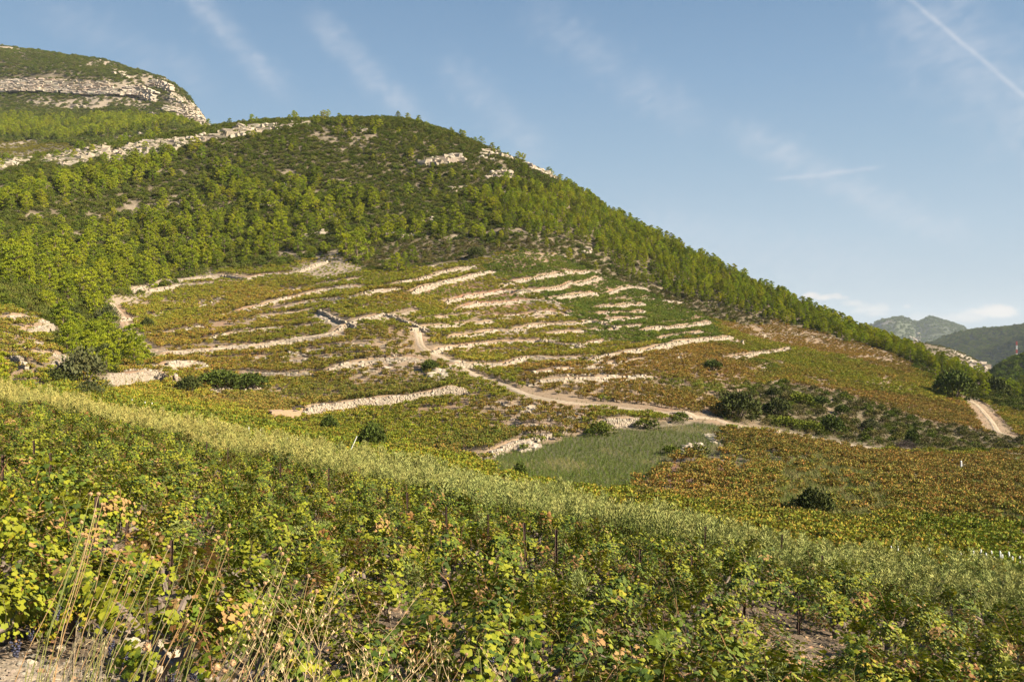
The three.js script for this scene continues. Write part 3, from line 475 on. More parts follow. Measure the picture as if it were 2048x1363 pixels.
for (const p of [[[515, 408], [565, 404], [575, 416], [530, 420]], [[640, 420], [715, 425], [715, 442], [660, 446]], [[815, 438], [880, 434], [930, 440], [920, 456], [840, 456]], [[1165, 500], [1190, 502], [1192, 512], [1172, 512]], [[595, 470], [640, 462], [650, 470], [600, 480]], [[690, 262], [735, 256], [740, 262], [700, 268]], [[760, 470], [820, 466], [825, 476], [770, 480]], [[560, 372], [600, 370], [600, 376], [565, 380]], [[900, 375], [930, 370], [935, 382], [905, 388]]])
  outcrop('patch of grey stones showing between pines and scrub', p, 34, 0.8, hill, 84, 0.4, 'stone patches among the pines');
outcrop('grey rocky mound beside the diagonal track', [[842, 752], [880, 740], [905, 748], [890, 760], [855, 766]], 70, 0.7);
outcrop('white rock pile at the corner of the green meadow', [[1012, 888], [1045, 878], [1075, 890], [1050, 902], [1022, 906]], 60, 0.55, hill, 72);
outcrop('heap of white stones between the meadow and the brown vines', [[1360, 892], [1395, 884], [1402, 898], [1372, 906]], 50, 0.4, hill, 72);
outcrop('stony bank with white rocks beside the meadow edge', [[1415, 878], [1460, 868], [1470, 880], [1430, 888]], 45, 0.4, hill, 72);
outcrop('jumble of pale rocks on the dry slope above the brown vines', [[1515, 752], [1530, 746], [1548, 756], [1530, 765]], 40, 0.5);
outcrop('line of white stones below the low vines', [[770, 912], [830, 885], [900, 868], [905, 874], [840, 895], [780, 920]], 55, 0.38, hill, 72);
for (const p of [[[1000, 815], [1060, 812], [1070, 828], [1010, 830]], [[1090, 822], [1150, 820], [1160, 838], [1100, 842]], [[1040, 845], [1100, 850], [1110, 862], [1050, 860]], [[700, 735], [800, 715], [812, 728], [720, 748]], [[1100, 742], [1210, 742], [1215, 756], [1110, 760]], [[1200, 790], [1280, 785], [1300, 800], [1210, 805]], [[400, 600], [470, 590], [480, 604], [420, 612]], [[470, 588], [560, 568], [565, 578], [490, 600]], [[725, 578], [750, 574], [755, 584], [730, 588]], [[1140, 690], [1160, 690], [1160, 702], [1145, 702]], [[520, 748], [590, 748], [585, 762], [530, 764]], [[1460, 676], [1520, 680], [1520, 700], [1480, 702]], [[700, 770], [760, 762], [800, 770], [740, 780]], [[560, 700], [640, 694], [640, 704], [570, 710]], [[660, 690], [740, 690], [740, 700], [670, 702]], [[130, 690], [170, 690], [160, 700], [135, 700]], [[1000, 865], [1040, 858], [1050, 866], [1010, 874]], [[620, 640], [660, 632], [670, 640], [630, 650]]])
  outcrop('scatter of pale field stones on bare ground between vines', p, 46, 0.36, hill, 72, 0.4, 'field stones among the vines');
// layered cliffs of the mountain
function cliff(label, pts, H, layers, depth, lean) {
  const gb = new GB(), c = new THREE.CatmullRomCurve3(pts.map((p) => { const s = mountain.spot(p[0], p[1], 430); return V(s[0], s[1], s[2]); })), L = c.getLength();
  for (let k = -1; k < layers; k++) {
    let s = -rr(0, 5);
    const off = rr(-0.4, 0.4), hk = H / layers * rr(0.75, 1.25);
    while (s < L) {
      const len = rr(1.4, 7), u = clamp((s + len / 2) / L), p = c.getPointAt(u), t = c.getTangentAt(u), e = smooth(0, 0.05, u) * smooth(1, 0.88, u);
      const tall = (0.75 + 0.5 * fbm(u * 9, 3 + k * 0.05, 2)) * e;
      if (k / layers < tall + 0.15 && rnd() > 0.04) { const nx = -t.z, nz = t.x, sgn = nz > 0 ? 1 : -1, out = off + rr(-0.7, 0.7) - k * lean + 1.6; stone(gb, [p.x + nx * sgn * out, p.y + (k + 0.3) * H / layers, p.z + nz * sgn * out], len * 0.52, hk * 0.5 * rr(0.8, 1.1), depth, Math.atan2(-t.z, t.x) + rr(-0.12, 0.12), vary(mixc([0.47, 0.40, 0.325], fbm(p.x * 0.08, k * 0.3, 2) > 0.55 ? [0.40, 0.27, 0.16] : [0.32, 0.29, 0.25], 0.4 * rnd()), 0.14), 0.3, rr(-0.09, 0.09)); }
      s += len * rr(0.9, 1.05);
    }
  }
  tag(top(new THREE.Mesh(gb.build(), M.stone), 'limestone_cliff'), label, 'cliff');
}
seed(58);
cliff('long layered limestone cliff band under the mountain top', [[-120, 190], [0, 184], [60, 182], [120, 184], [180, 188], [238, 188]], 14, 12, 2.4, 0.95);
cliff('short rounded limestone bluff on the mountain shoulder', [[244, 190], [270, 188], [292, 196], [310, 204]], 9, 7, 2.6, 0.8);
cliff('upper limestone step beside the mountain skyline', [[296, 172], [325, 176], [345, 188]], 7, 5, 2.4, 0.8);
cliff('pale limestone nose where the mountain drops behind the ridge', [[326, 222], [350, 222], [375, 236], [400, 252], [425, 266]], 7, 8, 2.0, 1.6);
outcrop('steep bare rock face at the right end of the mountain', [[330, 205], [345, 186], [372, 200], [404, 232], [430, 264], [400, 262], [365, 240]], 420, 1.4, mountain, 430, 0.8);
outcrop('pale ledge beneath the summit scrub of the mountain', [[205, 135], [245, 140], [262, 158], [240, 158]], 50, 1.6, mountain, 430, 0.8);
for (const p of [[[140, 212], [165, 208], [170, 214], [150, 220]], [[40, 228], [70, 226], [70, 232], [45, 236]], [[270, 262], [310, 256], [320, 266], [280, 274]], [[110, 270], [180, 274], [190, 284], [120, 284]], [[300, 226], [330, 222], [345, 236], [320, 244]]])
  outcrop('loose pale stones showing through the mountain scrub', p, 26, 1.3, mountain, 430, 0.5, 'stone patches on the mountain');
seed(61);
outcrop('grey crags on the flank of the hazy hill', [[1812, 670], [1840, 664], [1845, 680], [1822, 686]], 26, 9, peaks, 3760, 0.5);
outcrop('white cut rock face beside the far road', [[1938, 738], [1955, 722], [1975, 728], [1968, 742], [1945, 752]], 90, 3.2, brownHill, 640, 0.6);

// ------------------------------------------------------------------ plants: shapes
function kite(gb, c, dir, len, wid, col) { const [t] = basis(dir), a = rr(0, 6.28), u = basis(dir), s = [u[0][0] * Math.cos(a) + u[1][0] * Math.sin(a), u[0][1] * Math.cos(a) + u[1][1] * Math.sin(a), u[0][2] * Math.cos(a) + u[1][2] * Math.sin(a)]; gb.tri([c[0] - s[0] * wid, c[1] - s[1] * wid, c[2] - s[2] * wid], [c[0] + s[0] * wid, c[1] + s[1] * wid, c[2] + s[2] * wid], [c[0] + dir[0] * len, c[1] + dir[1] * len, c[2] + dir[2] * len], col); }
// an Aleppo pine one metre tall (scaled when planted): leaning trunk with limbs, crown of needle tufts in uneven clumps
function pineShape(sd, wide, tone) {
  seed(sd); const tr = new GB(), cr = new GB(), lean = [rr(-0.06, 0.06), rr(-0.06, 0.06)];
  tube(tr, [[0, -0.05, 0], [lean[0] * 0.3, 0.25, lean[1] * 0.3], [lean[0] * 0.7, 0.55, lean[1] * 0.8], [lean[0], 0.9, lean[1]]], [0.028, 0.022, 0.014, 0.004], 6, [0.16, 0.11, 0.08]);
  const n = 19;
  for (let i = 0; i < n; i++) {
    const t = i / (n - 1), y = 0.12 + 0.82 * Math.pow(t, 0.9), R = wide * (0.22 + 0.9 * Math.sin(Math.PI * clamp(0.08 + 0.62 * Math.pow(1 - t, [1.0, 0.8, 0.6, 0.9, 1.2, 0.7, 0.7][sd % 7])))) * (i === n - 1 ? 0.05 : 1), a = i * 2.4 + rr(-0.5, 0.5), rad = R * rr(0.45, 0.95), c = [lean[0] * t + Math.cos(a) * rad, y + rr(-0.03, 0.03), lean[1] * t + Math.sin(a) * rad], r = rr(0.085, 0.135) * (1 - 0.35 * t) * (wide / 0.28) ** 0.5;
    if (rad > 0.06) tube(tr, [[lean[0] * t, y - 0.12, lean[1] * t], [c[0] * 0.6, y - 0.05, c[2] * 0.6], c], [0.010, 0.007, 0.003], 4, [0.15, 0.105, 0.075]);
    const base = vary(tone, 0.16);
    for (let k = 0; k < 72; k++) { const d = ball(); if (d[1] < -0.4) d[1] *= -0.5; const q = Math.pow(rnd(), 0.2), p = [c[0] + d[0] * r * q, c[1] + d[1] * r * q * 0.72, c[2] + d[2] * r * q], dir = norm([d[0] + rr(-0.4, 0.4), d[1] + 0.7, d[2] + rr(-0.4, 0.4)]); kite(cr, p, dir, rr(0.05, 0.085), rr(0.011, 0.02), vary(base, 0.2)); }
  }
  return { trunk: tr.build(), crown: cr.build() };
}
// an evergreen bush one metre in radius
function bushShape(sd, tone, clumps, leaves, size, tall = 1, airy = 0) {
  seed(sd); const tr = new GB(), cr = new GB();
  for (let k = 0; k < 5; k++) { const a = k * 1.26 + rr(-0.3, 0.3), e = [Math.cos(a) * 0.45, 0.5 * tall, Math.sin(a) * 0.45]; tube(tr, [[0, -0.15, 0], [e[0] * 0.5, 0.22, e[2] * 0.5], e], [0.05, 0.035, 0.012], 5, [0.12, 0.09, 0.07]); }
  for (let i = 0; i < clumps; i++) {
    const a = i * 2.4, q = Math.sqrt((i + 0.5) / clumps), c = [Math.cos(a) * q * 0.72, (0.35 + 0.5 * (1 - q * q) * rr(0.7, 1.25)) * tall, Math.sin(a) * q * 0.72], r = rr(0.26, 0.42), base = vary(tone, 0.18);
    for (let k = 0; k < leaves; k++) { const d = ball(); if (d[1] < -0.3) d[1] *= -0.6; const w = Math.pow(rnd(), airy ? 0.8 : 0.3), p = [c[0] + d[0] * r * w, c[1] + d[1] * r * w, c[2] + d[2] * r * w], dir = norm([d[0] + rr(-0.8, 0.8), d[1] + rr(-0.3, 0.9), d[2] + rr(-0.8, 0.8)]); kite(cr, p, dir, size * rr(0.7, 1.3), size * rr(0.3, 0.55), vary(base, 0.22)); }
  }
  for (let k = 0; k < leaves * 2; k++) { const a = rr(0, 6.28), q = rr(0.5, 0.95); kite(cr, [Math.cos(a) * q, rr(0.0, 0.3), Math.sin(a) * q], norm([Math.cos(a), rr(0, 1), Math.sin(a)]), size, size * 0.45, vary(tone, 0.22)); }
  return { trunk: tr.build(), crown: cr.build() };
}
// a bush vine seen from afar, about 1.5 m across; coloured by the plot it grows in
function farVineShape(sd) {
  seed(sd); const g = new GB();
  for (let i = 0; i < 7; i++) {
    const a = i * 0.9 + rr(-0.3, 0.3), r = rr(0.35, 0.62);
    for (let k = 0; k < 20; k++) { const t = Math.sqrt(rnd()), p = [Math.cos(a) * r * t + rr(-0.2, 0.2), 0.25 + 0.5 * Math.sin(t * 2.2) + rr(-0.18, 0.2), Math.sin(a) * r * t + rr(-0.2, 0.2)], d = norm([rr(-1, 1), rr(-0.1, 1), rr(-1, 1)]), [u, v] = basis(d), s = rr(0.06, 0.115), b = rnd() < 0.2 ? [1.45, 0.95, 1.1] : rnd() < 0.3 ? [1.2, 1.15, 0.85] : [0.88, 1, 0.9], col = vary(b, 0.22);
      g.quad([p[0] - u[0] * s, p[1] - u[1] * s, p[2] - u[2] * s], [p[0] - v[0] * s, p[1] - v[1] * s, p[2] - v[2] * s], [p[0] + u[0] * s, p[1] + u[1] * s, p[2] + u[2] * s], [p[0] + v[0] * s + d[0] * 0.03, p[1] + v[1] * s + d[1] * 0.03, p[2] + v[2] * s + d[2] * 0.03], col); }
  }
  tube(g, [[0, -0.1, 0], [0.04, 0.15, 0.02], [0, 0.35, 0]], [0.05, 0.04, 0.03], 5, [0.9, 0.6, 1.2]);
  return g.build();
}
// a five lobed vine leaf
const LOBES = [[0, 1], [0.45, 0.76], [0.92, 0.9], [1.45, 0.68], [2.05, 0.76], [2.75, 0.42]];
function vineLeaf(gb, c, face, tip, s, col) {
  const n = norm(face), t = norm(cross(cross(n, tip), n)), w = cross(n, t), cup = rr(0.02, 0.32), fold = rr(-0.1, 0.35), out = [];
  for (let i = LOBES.length - 1; i > 0; i--) out.push([-LOBES[i][0], LOBES[i][1]]); for (const l of LOBES) out.push(l);
  const P = out.map(([a, r]) => { const rad = r * s * (1 + rr(-0.1, 0.1)), x = Math.sin(a) * rad, y = Math.cos(a) * rad + s * 0.12, dip = -cup * rad * r + fold * Math.abs(x) * 0.6; return [c[0] + w[0] * x + t[0] * y + n[0] * dip, c[1] + w[1] * x + t[1] * y + n[1] * dip, c[2] + w[2] * x + t[2] * y + n[2] * dip]; });
  for (let i = 0; i < P.length - 1; i++) gb.tri(c, P[i], P[i + 1], col);
}
const LEAF = { green: [0.085, 0.122, 0.0072], deep: [0.040, 0.070, 0.0062], light: [0.205, 0.218, 0.0110], yellow: [0.288, 0.24, 0.0144], tan: [0.288, 0.172, 0.064], red: [0.24, 0.116, 0.032] };
// a sprawling bush vine: gnarled trunk with arms, long canes, leaves along the canes
function vineShape(sd, mix) {
  seed(sd); const tr = new GB(), fo = new GB();
  const head = [rr(-0.08, 0.08), 0.34, rr(-0.08, 0.08)], arms = [], bark = [0.20, 0.155, 0.125];
  tube(tr, [[rr(-0.05, 0.05), -0.12, 0], [rr(-0.06, 0.06), 0.1, rr(-0.06, 0.06)], [head[0], 0.24, head[2]], head], [0.062, 0.055, 0.05, 0.045], 7, bark, 0.22);
  for (let i = 0; i < 4; i++) { const a = i * 1.57 + rr(-0.5, 0.5), l = rr(0.28, 0.5), e = [head[0] + Math.cos(a) * l, head[1] + rr(0.1, 0.28), head[2] + Math.sin(a) * l]; tube(tr, [head, [head[0] + Math.cos(a + 0.3) * l * 0.4, head[1] + rr(-0.02, 0.1), head[2] + Math.sin(a + 0.3) * l * 0.4], [e[0] * 0.85, e[1] - 0.04, e[2] * 0.85], e], [0.042, 0.036, 0.03, 0.022], 6, bark, 0.25); arms.push([e, a]); }
  const TONES = [LEAF.green, LEAF.deep, LEAF.light, LEAF.yellow, LEAF.tan, LEAF.red], tone = () => { const r = rnd(); for (let q = 0; q < 5; q++) if (r < mix[q]) return q; return 5; };
  for (let i = 0; i < 16; i++) {
    const [s, a0] = arms[i % 4], a = a0 + rr(-0.9, 0.9), L = rr(0.4, 0.95), up = rr(0.15, 0.75), pts = [], main = tone();
    for (let k = 0; k <= 6; k++) { const t = k / 6; pts.push([s[0] + Math.cos(a) * L * t * 0.8 + rr(-0.03, 0.03), Math.max(0.05, s[1] + up * Math.sin(t * 2.2) - t * t * 0.34), s[2] + Math.sin(a) * L * t * 0.8 + rr(-0.03, 0.03)]); }
    tube(fo, pts, [0.007, 0.006, 0.006, 0.005, 0.004, 0.003, 0.002], 3, rnd() < 0.5 ? [0.22, 0.11, 0.05] : [0.15, 0.14, 0.045], 0.05);
    for (let k = 0; k < 34; k++) {
      const t = clamp((k + rnd()) / 34) * 5.99, j = Math.floor(t), f = t - j, b = pts[j], e = pts[j + 1], side = k & 1 ? 1 : -1, pet = rr(0.04, 0.12);
      const p = [lerp(b[0], e[0], f) + Math.cos(a + side * 1.5) * pet + rr(-0.04, 0.04), lerp(b[1], e[1], f) + rr(-0.06, 0.09), lerp(b[2], e[2], f) + Math.sin(a + side * 1.5) * pet + rr(-0.04, 0.04)];
      const o = norm([p[0], (p[1] - 0.45) * 1.2, p[2]]), face = [o[0] + rr(-0.5, 0.5), o[1] + 0.35 + rr(-0.5, 0.5), o[2] + rr(-0.5, 0.5)], tip = [o[0] + rr(-0.6, 0.6), -0.8 + rr(-0.4, 0.4), o[2] + rr(-0.6, 0.6)];
      const q = rnd() < 0.66 ? main : rnd() < 0.8 ? (rnd() < 0.5 ? 0 : 2) : tone();
      vineLeaf(fo, p, face, tip, rr(0.033, 0.062) * (t > 4.5 ? 0.75 : 1), vary(TONES[q], 0.2));
    }
  }
  return { trunk: tr.build(), foliage: fo.build() };
}
// feathery flowering weed, one metre tall
function weedShape(sd) {
  seed(sd); const g = new GB(); const lean = [rr(-0.1, 0.1), rr(-0.1, 0.1)];
  tube(g, [[0, -0.05, 0], [lean[0] * 0.3, 0.4, lean[1] * 0.3], [lean[0], 0.95, lean[1]]], [0.006, 0.005, 0.002], 3, [0.16, 0.15, 0.06]);
  for (let k = 0; k < 230; k++) { const t = Math.pow(rnd(), 0.75), y = 0.08 + 0.9 * t, R = 0.15 * (t < 0.55 ? 0.35 + 1.2 * t : 1.01 - 1.9 * (t - 0.55)) + 0.012, a = rr(0, 6.28), q = Math.sqrt(rnd()) * R, f = smooth(0.42, 0.85, t + rr(-0.15, 0.15)); kite(g, [lean[0] * t * t + Math.cos(a) * q, y, lean[1] * t * t + Math.sin(a) * q], norm([Math.cos(a) * 0.6, rr(0.4, 1.4), Math.sin(a) * 0.6]), rr(0.05, 0.10), rr(0.006, 0.012), vary(mixc([0.098, 0.122, 0.024], [0.300, 0.285, 0.090], f), 0.2)); }
  return g.build();
}
function grassShape(sd, n, spread, wid, cols) {          // a tuft one metre tall
  seed(sd); const g = new GB();
  for (let k = 0; k < n; k++) { const a = rr(0, 6.28), q = Math.sqrt(rnd()) * spread, b = [Math.cos(a) * q, -0.03, Math.sin(a) * q], l = rr(0.5, 1), o = rr(0.1, 0.6), a2 = a + rr(-1, 1), m = [b[0] + Math.cos(a2) * o * 0.3, l * 0.6, b[2] + Math.sin(a2) * o * 0.3], e = [b[0] + Math.cos(a2) * o, l, b[2] + Math.sin(a2) * o], w = [-Math.sin(a2) * wid, 0, Math.cos(a2) * wid], c = vary(pick(cols), 0.2); g.tri([b[0] - w[0], b[1], b[2] - w[2]], [b[0] + w[0], b[1], b[2] + w[2]], m, c); g.tri([m[0] - w[0] * 0.8, m[1], m[2] - w[2] * 0.8], [m[0] + w[0] * 0.8, m[1], m[2] + w[2] * 0.8], e, c); }
  return g.build();
}
// ------------------------------------------------------------------ planting
const dummy = new THREE.Object3D();
function stuff(name, label, category, geos, mats, list, partName) {   // one mass of plants: places [x, y, z, scale, scaleY, turn, variant, colour]
  const root = new THREE.Group();
  geos.forEach((gs, v) => {
    const here = list.filter((p) => p[6] === v); if (!here.length) return;
    gs.forEach((g, gi) => {
      const im = new THREE.InstancedMesh(g, mats[gi], here.length); im.name = partName[gi]; im.userData.kind = 'stuff';
      here.forEach((p, i) => { dummy.position.set(p[0], p[1], p[2]); dummy.rotation.set(p[8] || 0, p[5], p[9] || 0); dummy.scale.set(p[3], p[4], p[3]); dummy.updateMatrix(); im.setMatrixAt(i, dummy.matrix); const c = p[7]; im.setColorAt(i, c ? new THREE.Color(c[0], c[1], c[2]) : new THREE.Color(1, 1, 1)); });
      root.add(im);
    });
  });
  root.name = numbered(name); tag(root, label, category, null, 'stuff'); scene.add(shade(root)); return root;
}
const tint = (k) => { const f = 1 + rr(-k, k); return [f * (1 + rr(-k, k) * 0.5), f, f]; };
function grid(x0, x1, z0, z1, step, fn) { for (let z = z0; z < z1; z += step) for (let x = x0; x < x1; x += step) fn(x + rr(-0.5, 0.5) * step * 0.85, z + rr(-0.5, 0.5) * step * 0.85); }
const seen = (x, z, m = 110) => { const b = bearing(x, z); return b > -m && b < 2048 + m; };
const crestOf = pchip(BEAR, crestD), row4 = pchip(BEAR, hillRows[5][0]);
const hasVines = (x, z) => { if (inside(Z.meadow, x, z) || inside(Z.scrub, x, z)) return false; return inside(Z.vines, x, z) || inside(Z.left, x, z) || inside(Z.rightfield, x, z) || (-z < row4(bearing(x, z)) && -z > weedEnd(bearing(x, z)) - 1.5); };

// --- hillside vines
{
  const shapes = [1, 2, 3, 4, 5, 6].map((k) => [farVineShape(2000 + k)]), list = [];
  const PAL = { yg: [0.168, 0.186, 0.018], dg: [0.0792, 0.1224, 0.0168], ob: [0.2064, 0.1344, 0.0336], ol: [0.168, 0.144, 0.0336], by: [0.186, 0.2064, 0.018], gr: [0.1128, 0.1368, 0.0192] };
  seed(41);
  const seeds = []; for (let k = 0; k < 150; k++) seeds.push([rr(-120, 120), rr(-255, -50), rr(-1, 1)]);
  const parcel = (x, z) => { let b = 1e9, v = 0; for (const q of seeds) { const d = (x - q[0]) ** 2 * 0.35 + (z - q[1]) ** 2 * 1.6; if (d < b) { b = d; v = q[2]; } } return v; };
  for (let zz = -262; zz < -34; zz += 1.08) for (let xx = -190; xx < 190; xx += 1.0) (([x, z]) => {
    const d = -z, b = bearing(x, z); if (b < -130 || b > 2190 || d < weedEnd(b) - 1.5 || !hasVines(x, z)) return;
    { const td = trackDist(x, z); if (td < 0.95 || (td < 4.2 && inside(Z.rightfield, x, z)) || td < 2.2 && b > 1050) return; }
    const w = nearWall(x, z); if (w && w[1] < 1.15 && w[0] < 0.25 && w[2].H > 0.5) return;
    const n = fbm(x * 0.13, z * 0.13, 3), m = fbm(x * 0.035 + 20, z * 0.035, 2);
    let keep = n > 0.66 ? 0.35 : 0.96, sc = 1, c = mixc(PAL.yg, PAL.ob, clamp(0.08 + 0.45 * smooth(0.35, 0.7, m) + rr(-0.2, 0.3)));
    if (inside(Z.stony, x, z) || inside(Z.stonyl, x, z)) { keep = 0.55; c = mixc(PAL.ol, PAL.ob, rnd()); }
    else if (inside(Z.rocky2, x, z)) { keep = 0.55; c = mixc(PAL.ob, PAL.ol, rnd() * 0.6); }
    else if (inside(Z.pale, x, z) || inside(Z.paletop, x, z)) { keep = 0.5; sc = 0.62; c = mixc(PAL.by, PAL.yg, rnd()); }
    else if (inside(Z.redmid, x, z)) { keep = 0.62; sc = 0.8; c = mixc(PAL.yg, PAL.gr, rnd()); }
    else if (inside(Z.darkgreen, x, z)) { c = mixc(PAL.dg, PAL.gr, rnd() * 0.7); if (n > 0.6) keep = 0.5; }
    else if (inside(Z.brownlow, x, z)) { keep = n > 0.55 ? 0.5 : 0.9; c = mixc(PAL.ob, PAL.gr, clamp(smooth(0.5, 0.65, m) * 0.8 + rr(0, 0.35))); }
    else if (inside(Z.brownright, x, z)) { sc = 0.8; c = mixc(PAL.ob, PAL.ol, rnd() * 0.5); }
    else if (inside(Z.brownfar, x, z)) { c = mixc(PAL.ob, PAL.ol, rnd() * 0.6); }
    else if (inside(Z.brownleft, x, z)) { c = mixc(PAL.ol, PAL.gr, rnd() * 0.5); }
    else if (inside(Z.brownmid, x, z)) { c = mixc(PAL.yg, PAL.ob, 0.3 + 0.6 * rnd()); }
    else if (inside(Z.lowgreen, x, z)) { c = mixc(PAL.gr, PAL.ol, rnd()); }
    else if (inside(Z.barered, x, z)) { keep = 0.5; sc = 1.15; c = mixc(PAL.ol, PAL.ob, rnd() * 0.8); }
    else if (inside(Z.rightfield, x, z)) { sc = 1.05; c = mixc(mixc(PAL.ob, PAL.ol, 0.2 + rnd() * 0.7), PAL.gr, 0.75 * smooth(0.42, 0.62, m) * rnd()); keep = n > 0.56 ? 0.35 : 0.82; if (d < 62) c = mixc(c, PAL.gr, smooth(62, 52, d)); }
    else if (inside(Z.bright, x, z)) c = mixc(PAL.by, PAL.gr, rnd() * 0.6);
    else if (d < row4(b) - 8) c = mixc(PAL.gr, PAL.yg, rnd());
    else if (inside(Z.left, x, z)) { keep = 0.8; c = mixc(PAL.yg, PAL.ol, rnd()); }
    if (inside(Z.tallgrass, x, z)) keep *= 0.3;
    if (rnd() > keep) return;
    const pc = parcel(x, z); c = mixc(c, pc > 0 ? PAL.ob : PAL.gr, (inside(Z.darkgreen, x, z) ? 0.1 : 0.3) * Math.abs(pc));
    const s = sc * rr(0.78, 1.1); list.push([x, hill.h(x, z), z, s, s * rr(0.75, 1.05), rr(0, 6.28), Math.floor(rnd() * 6), vary(c.map((v) => v * (1 + 0.14 * pc)), 0.14)]);
  })([xx + 0.35 * zz * 0.3 % 1 + rr(-0.26, 0.26), zz + 0.22 * Math.sin(xx * 0.05) + rr(-0.2, 0.2)]);
  stuff('hillside_grapevines', 'mass of autumn tinted bush vines covering the terraces and valley floor', 'vines', shapes, [M.farleaf], list, ['vines']);
  console.log('far vines', list.length);
}
// --- pines
const PINE = [[0.215, 0.245, 0.0108], [0.182, 0.220, 0.0115], [0.240, 0.260, 0.0115], [0.140, 0.178, 0.0115]];
const pines = [0, 1, 2, 3, 4, 5, 6].map((k) => pineShape(3000 + k, [0.27, 0.24, 0.31, 0.29, 0.25, 0.36, 0.33][k], PINE[k % 4]));
function pineThing(k, x, y, z, h, label, group, wide = 1) {
  const o = new THREE.Group(); mesh('trunk', pines[k].trunk, M.bark, o); mesh('crown', pines[k].crown, M.pine, o);
  o.position.set(x, y - 0.05, z); o.scale.set(h * wide, h, h * wide); o.rotation.y = rr(0, 6.28); tag(o, label, 'pine tree', group); return top(o, 'pine_tree');
}
const DARK = [[0.056, 0.074, 0.0092], [0.080, 0.092, 0.0145], [0.094, 0.100, 0.0211], [0.078, 0.102, 0.0099], [0.095, 0.086, 0.0264]];
const bushes = DARK.map((c, k) => bushShape(3100 + k, c, 11, 40, 0.16, 1));
const bigBush = [bushShape(3200, [0.052, 0.062, 0.015], 20, 90, 0.11, 1.05), bushShape(3201, [0.085, 0.088, 0.036], 20, 80, 0.10, 1.1, 1), bushShape(3202, [0.060, 0.082, 0.014], 20, 90, 0.12, 1), bushShape(3203, [0.125, 0.145, 0.015], 18, 80, 0.12, 0.8), bushShape(3204, [0.062, 0.07, 0.026], 16, 60, 0.10, 1.2, 1)];
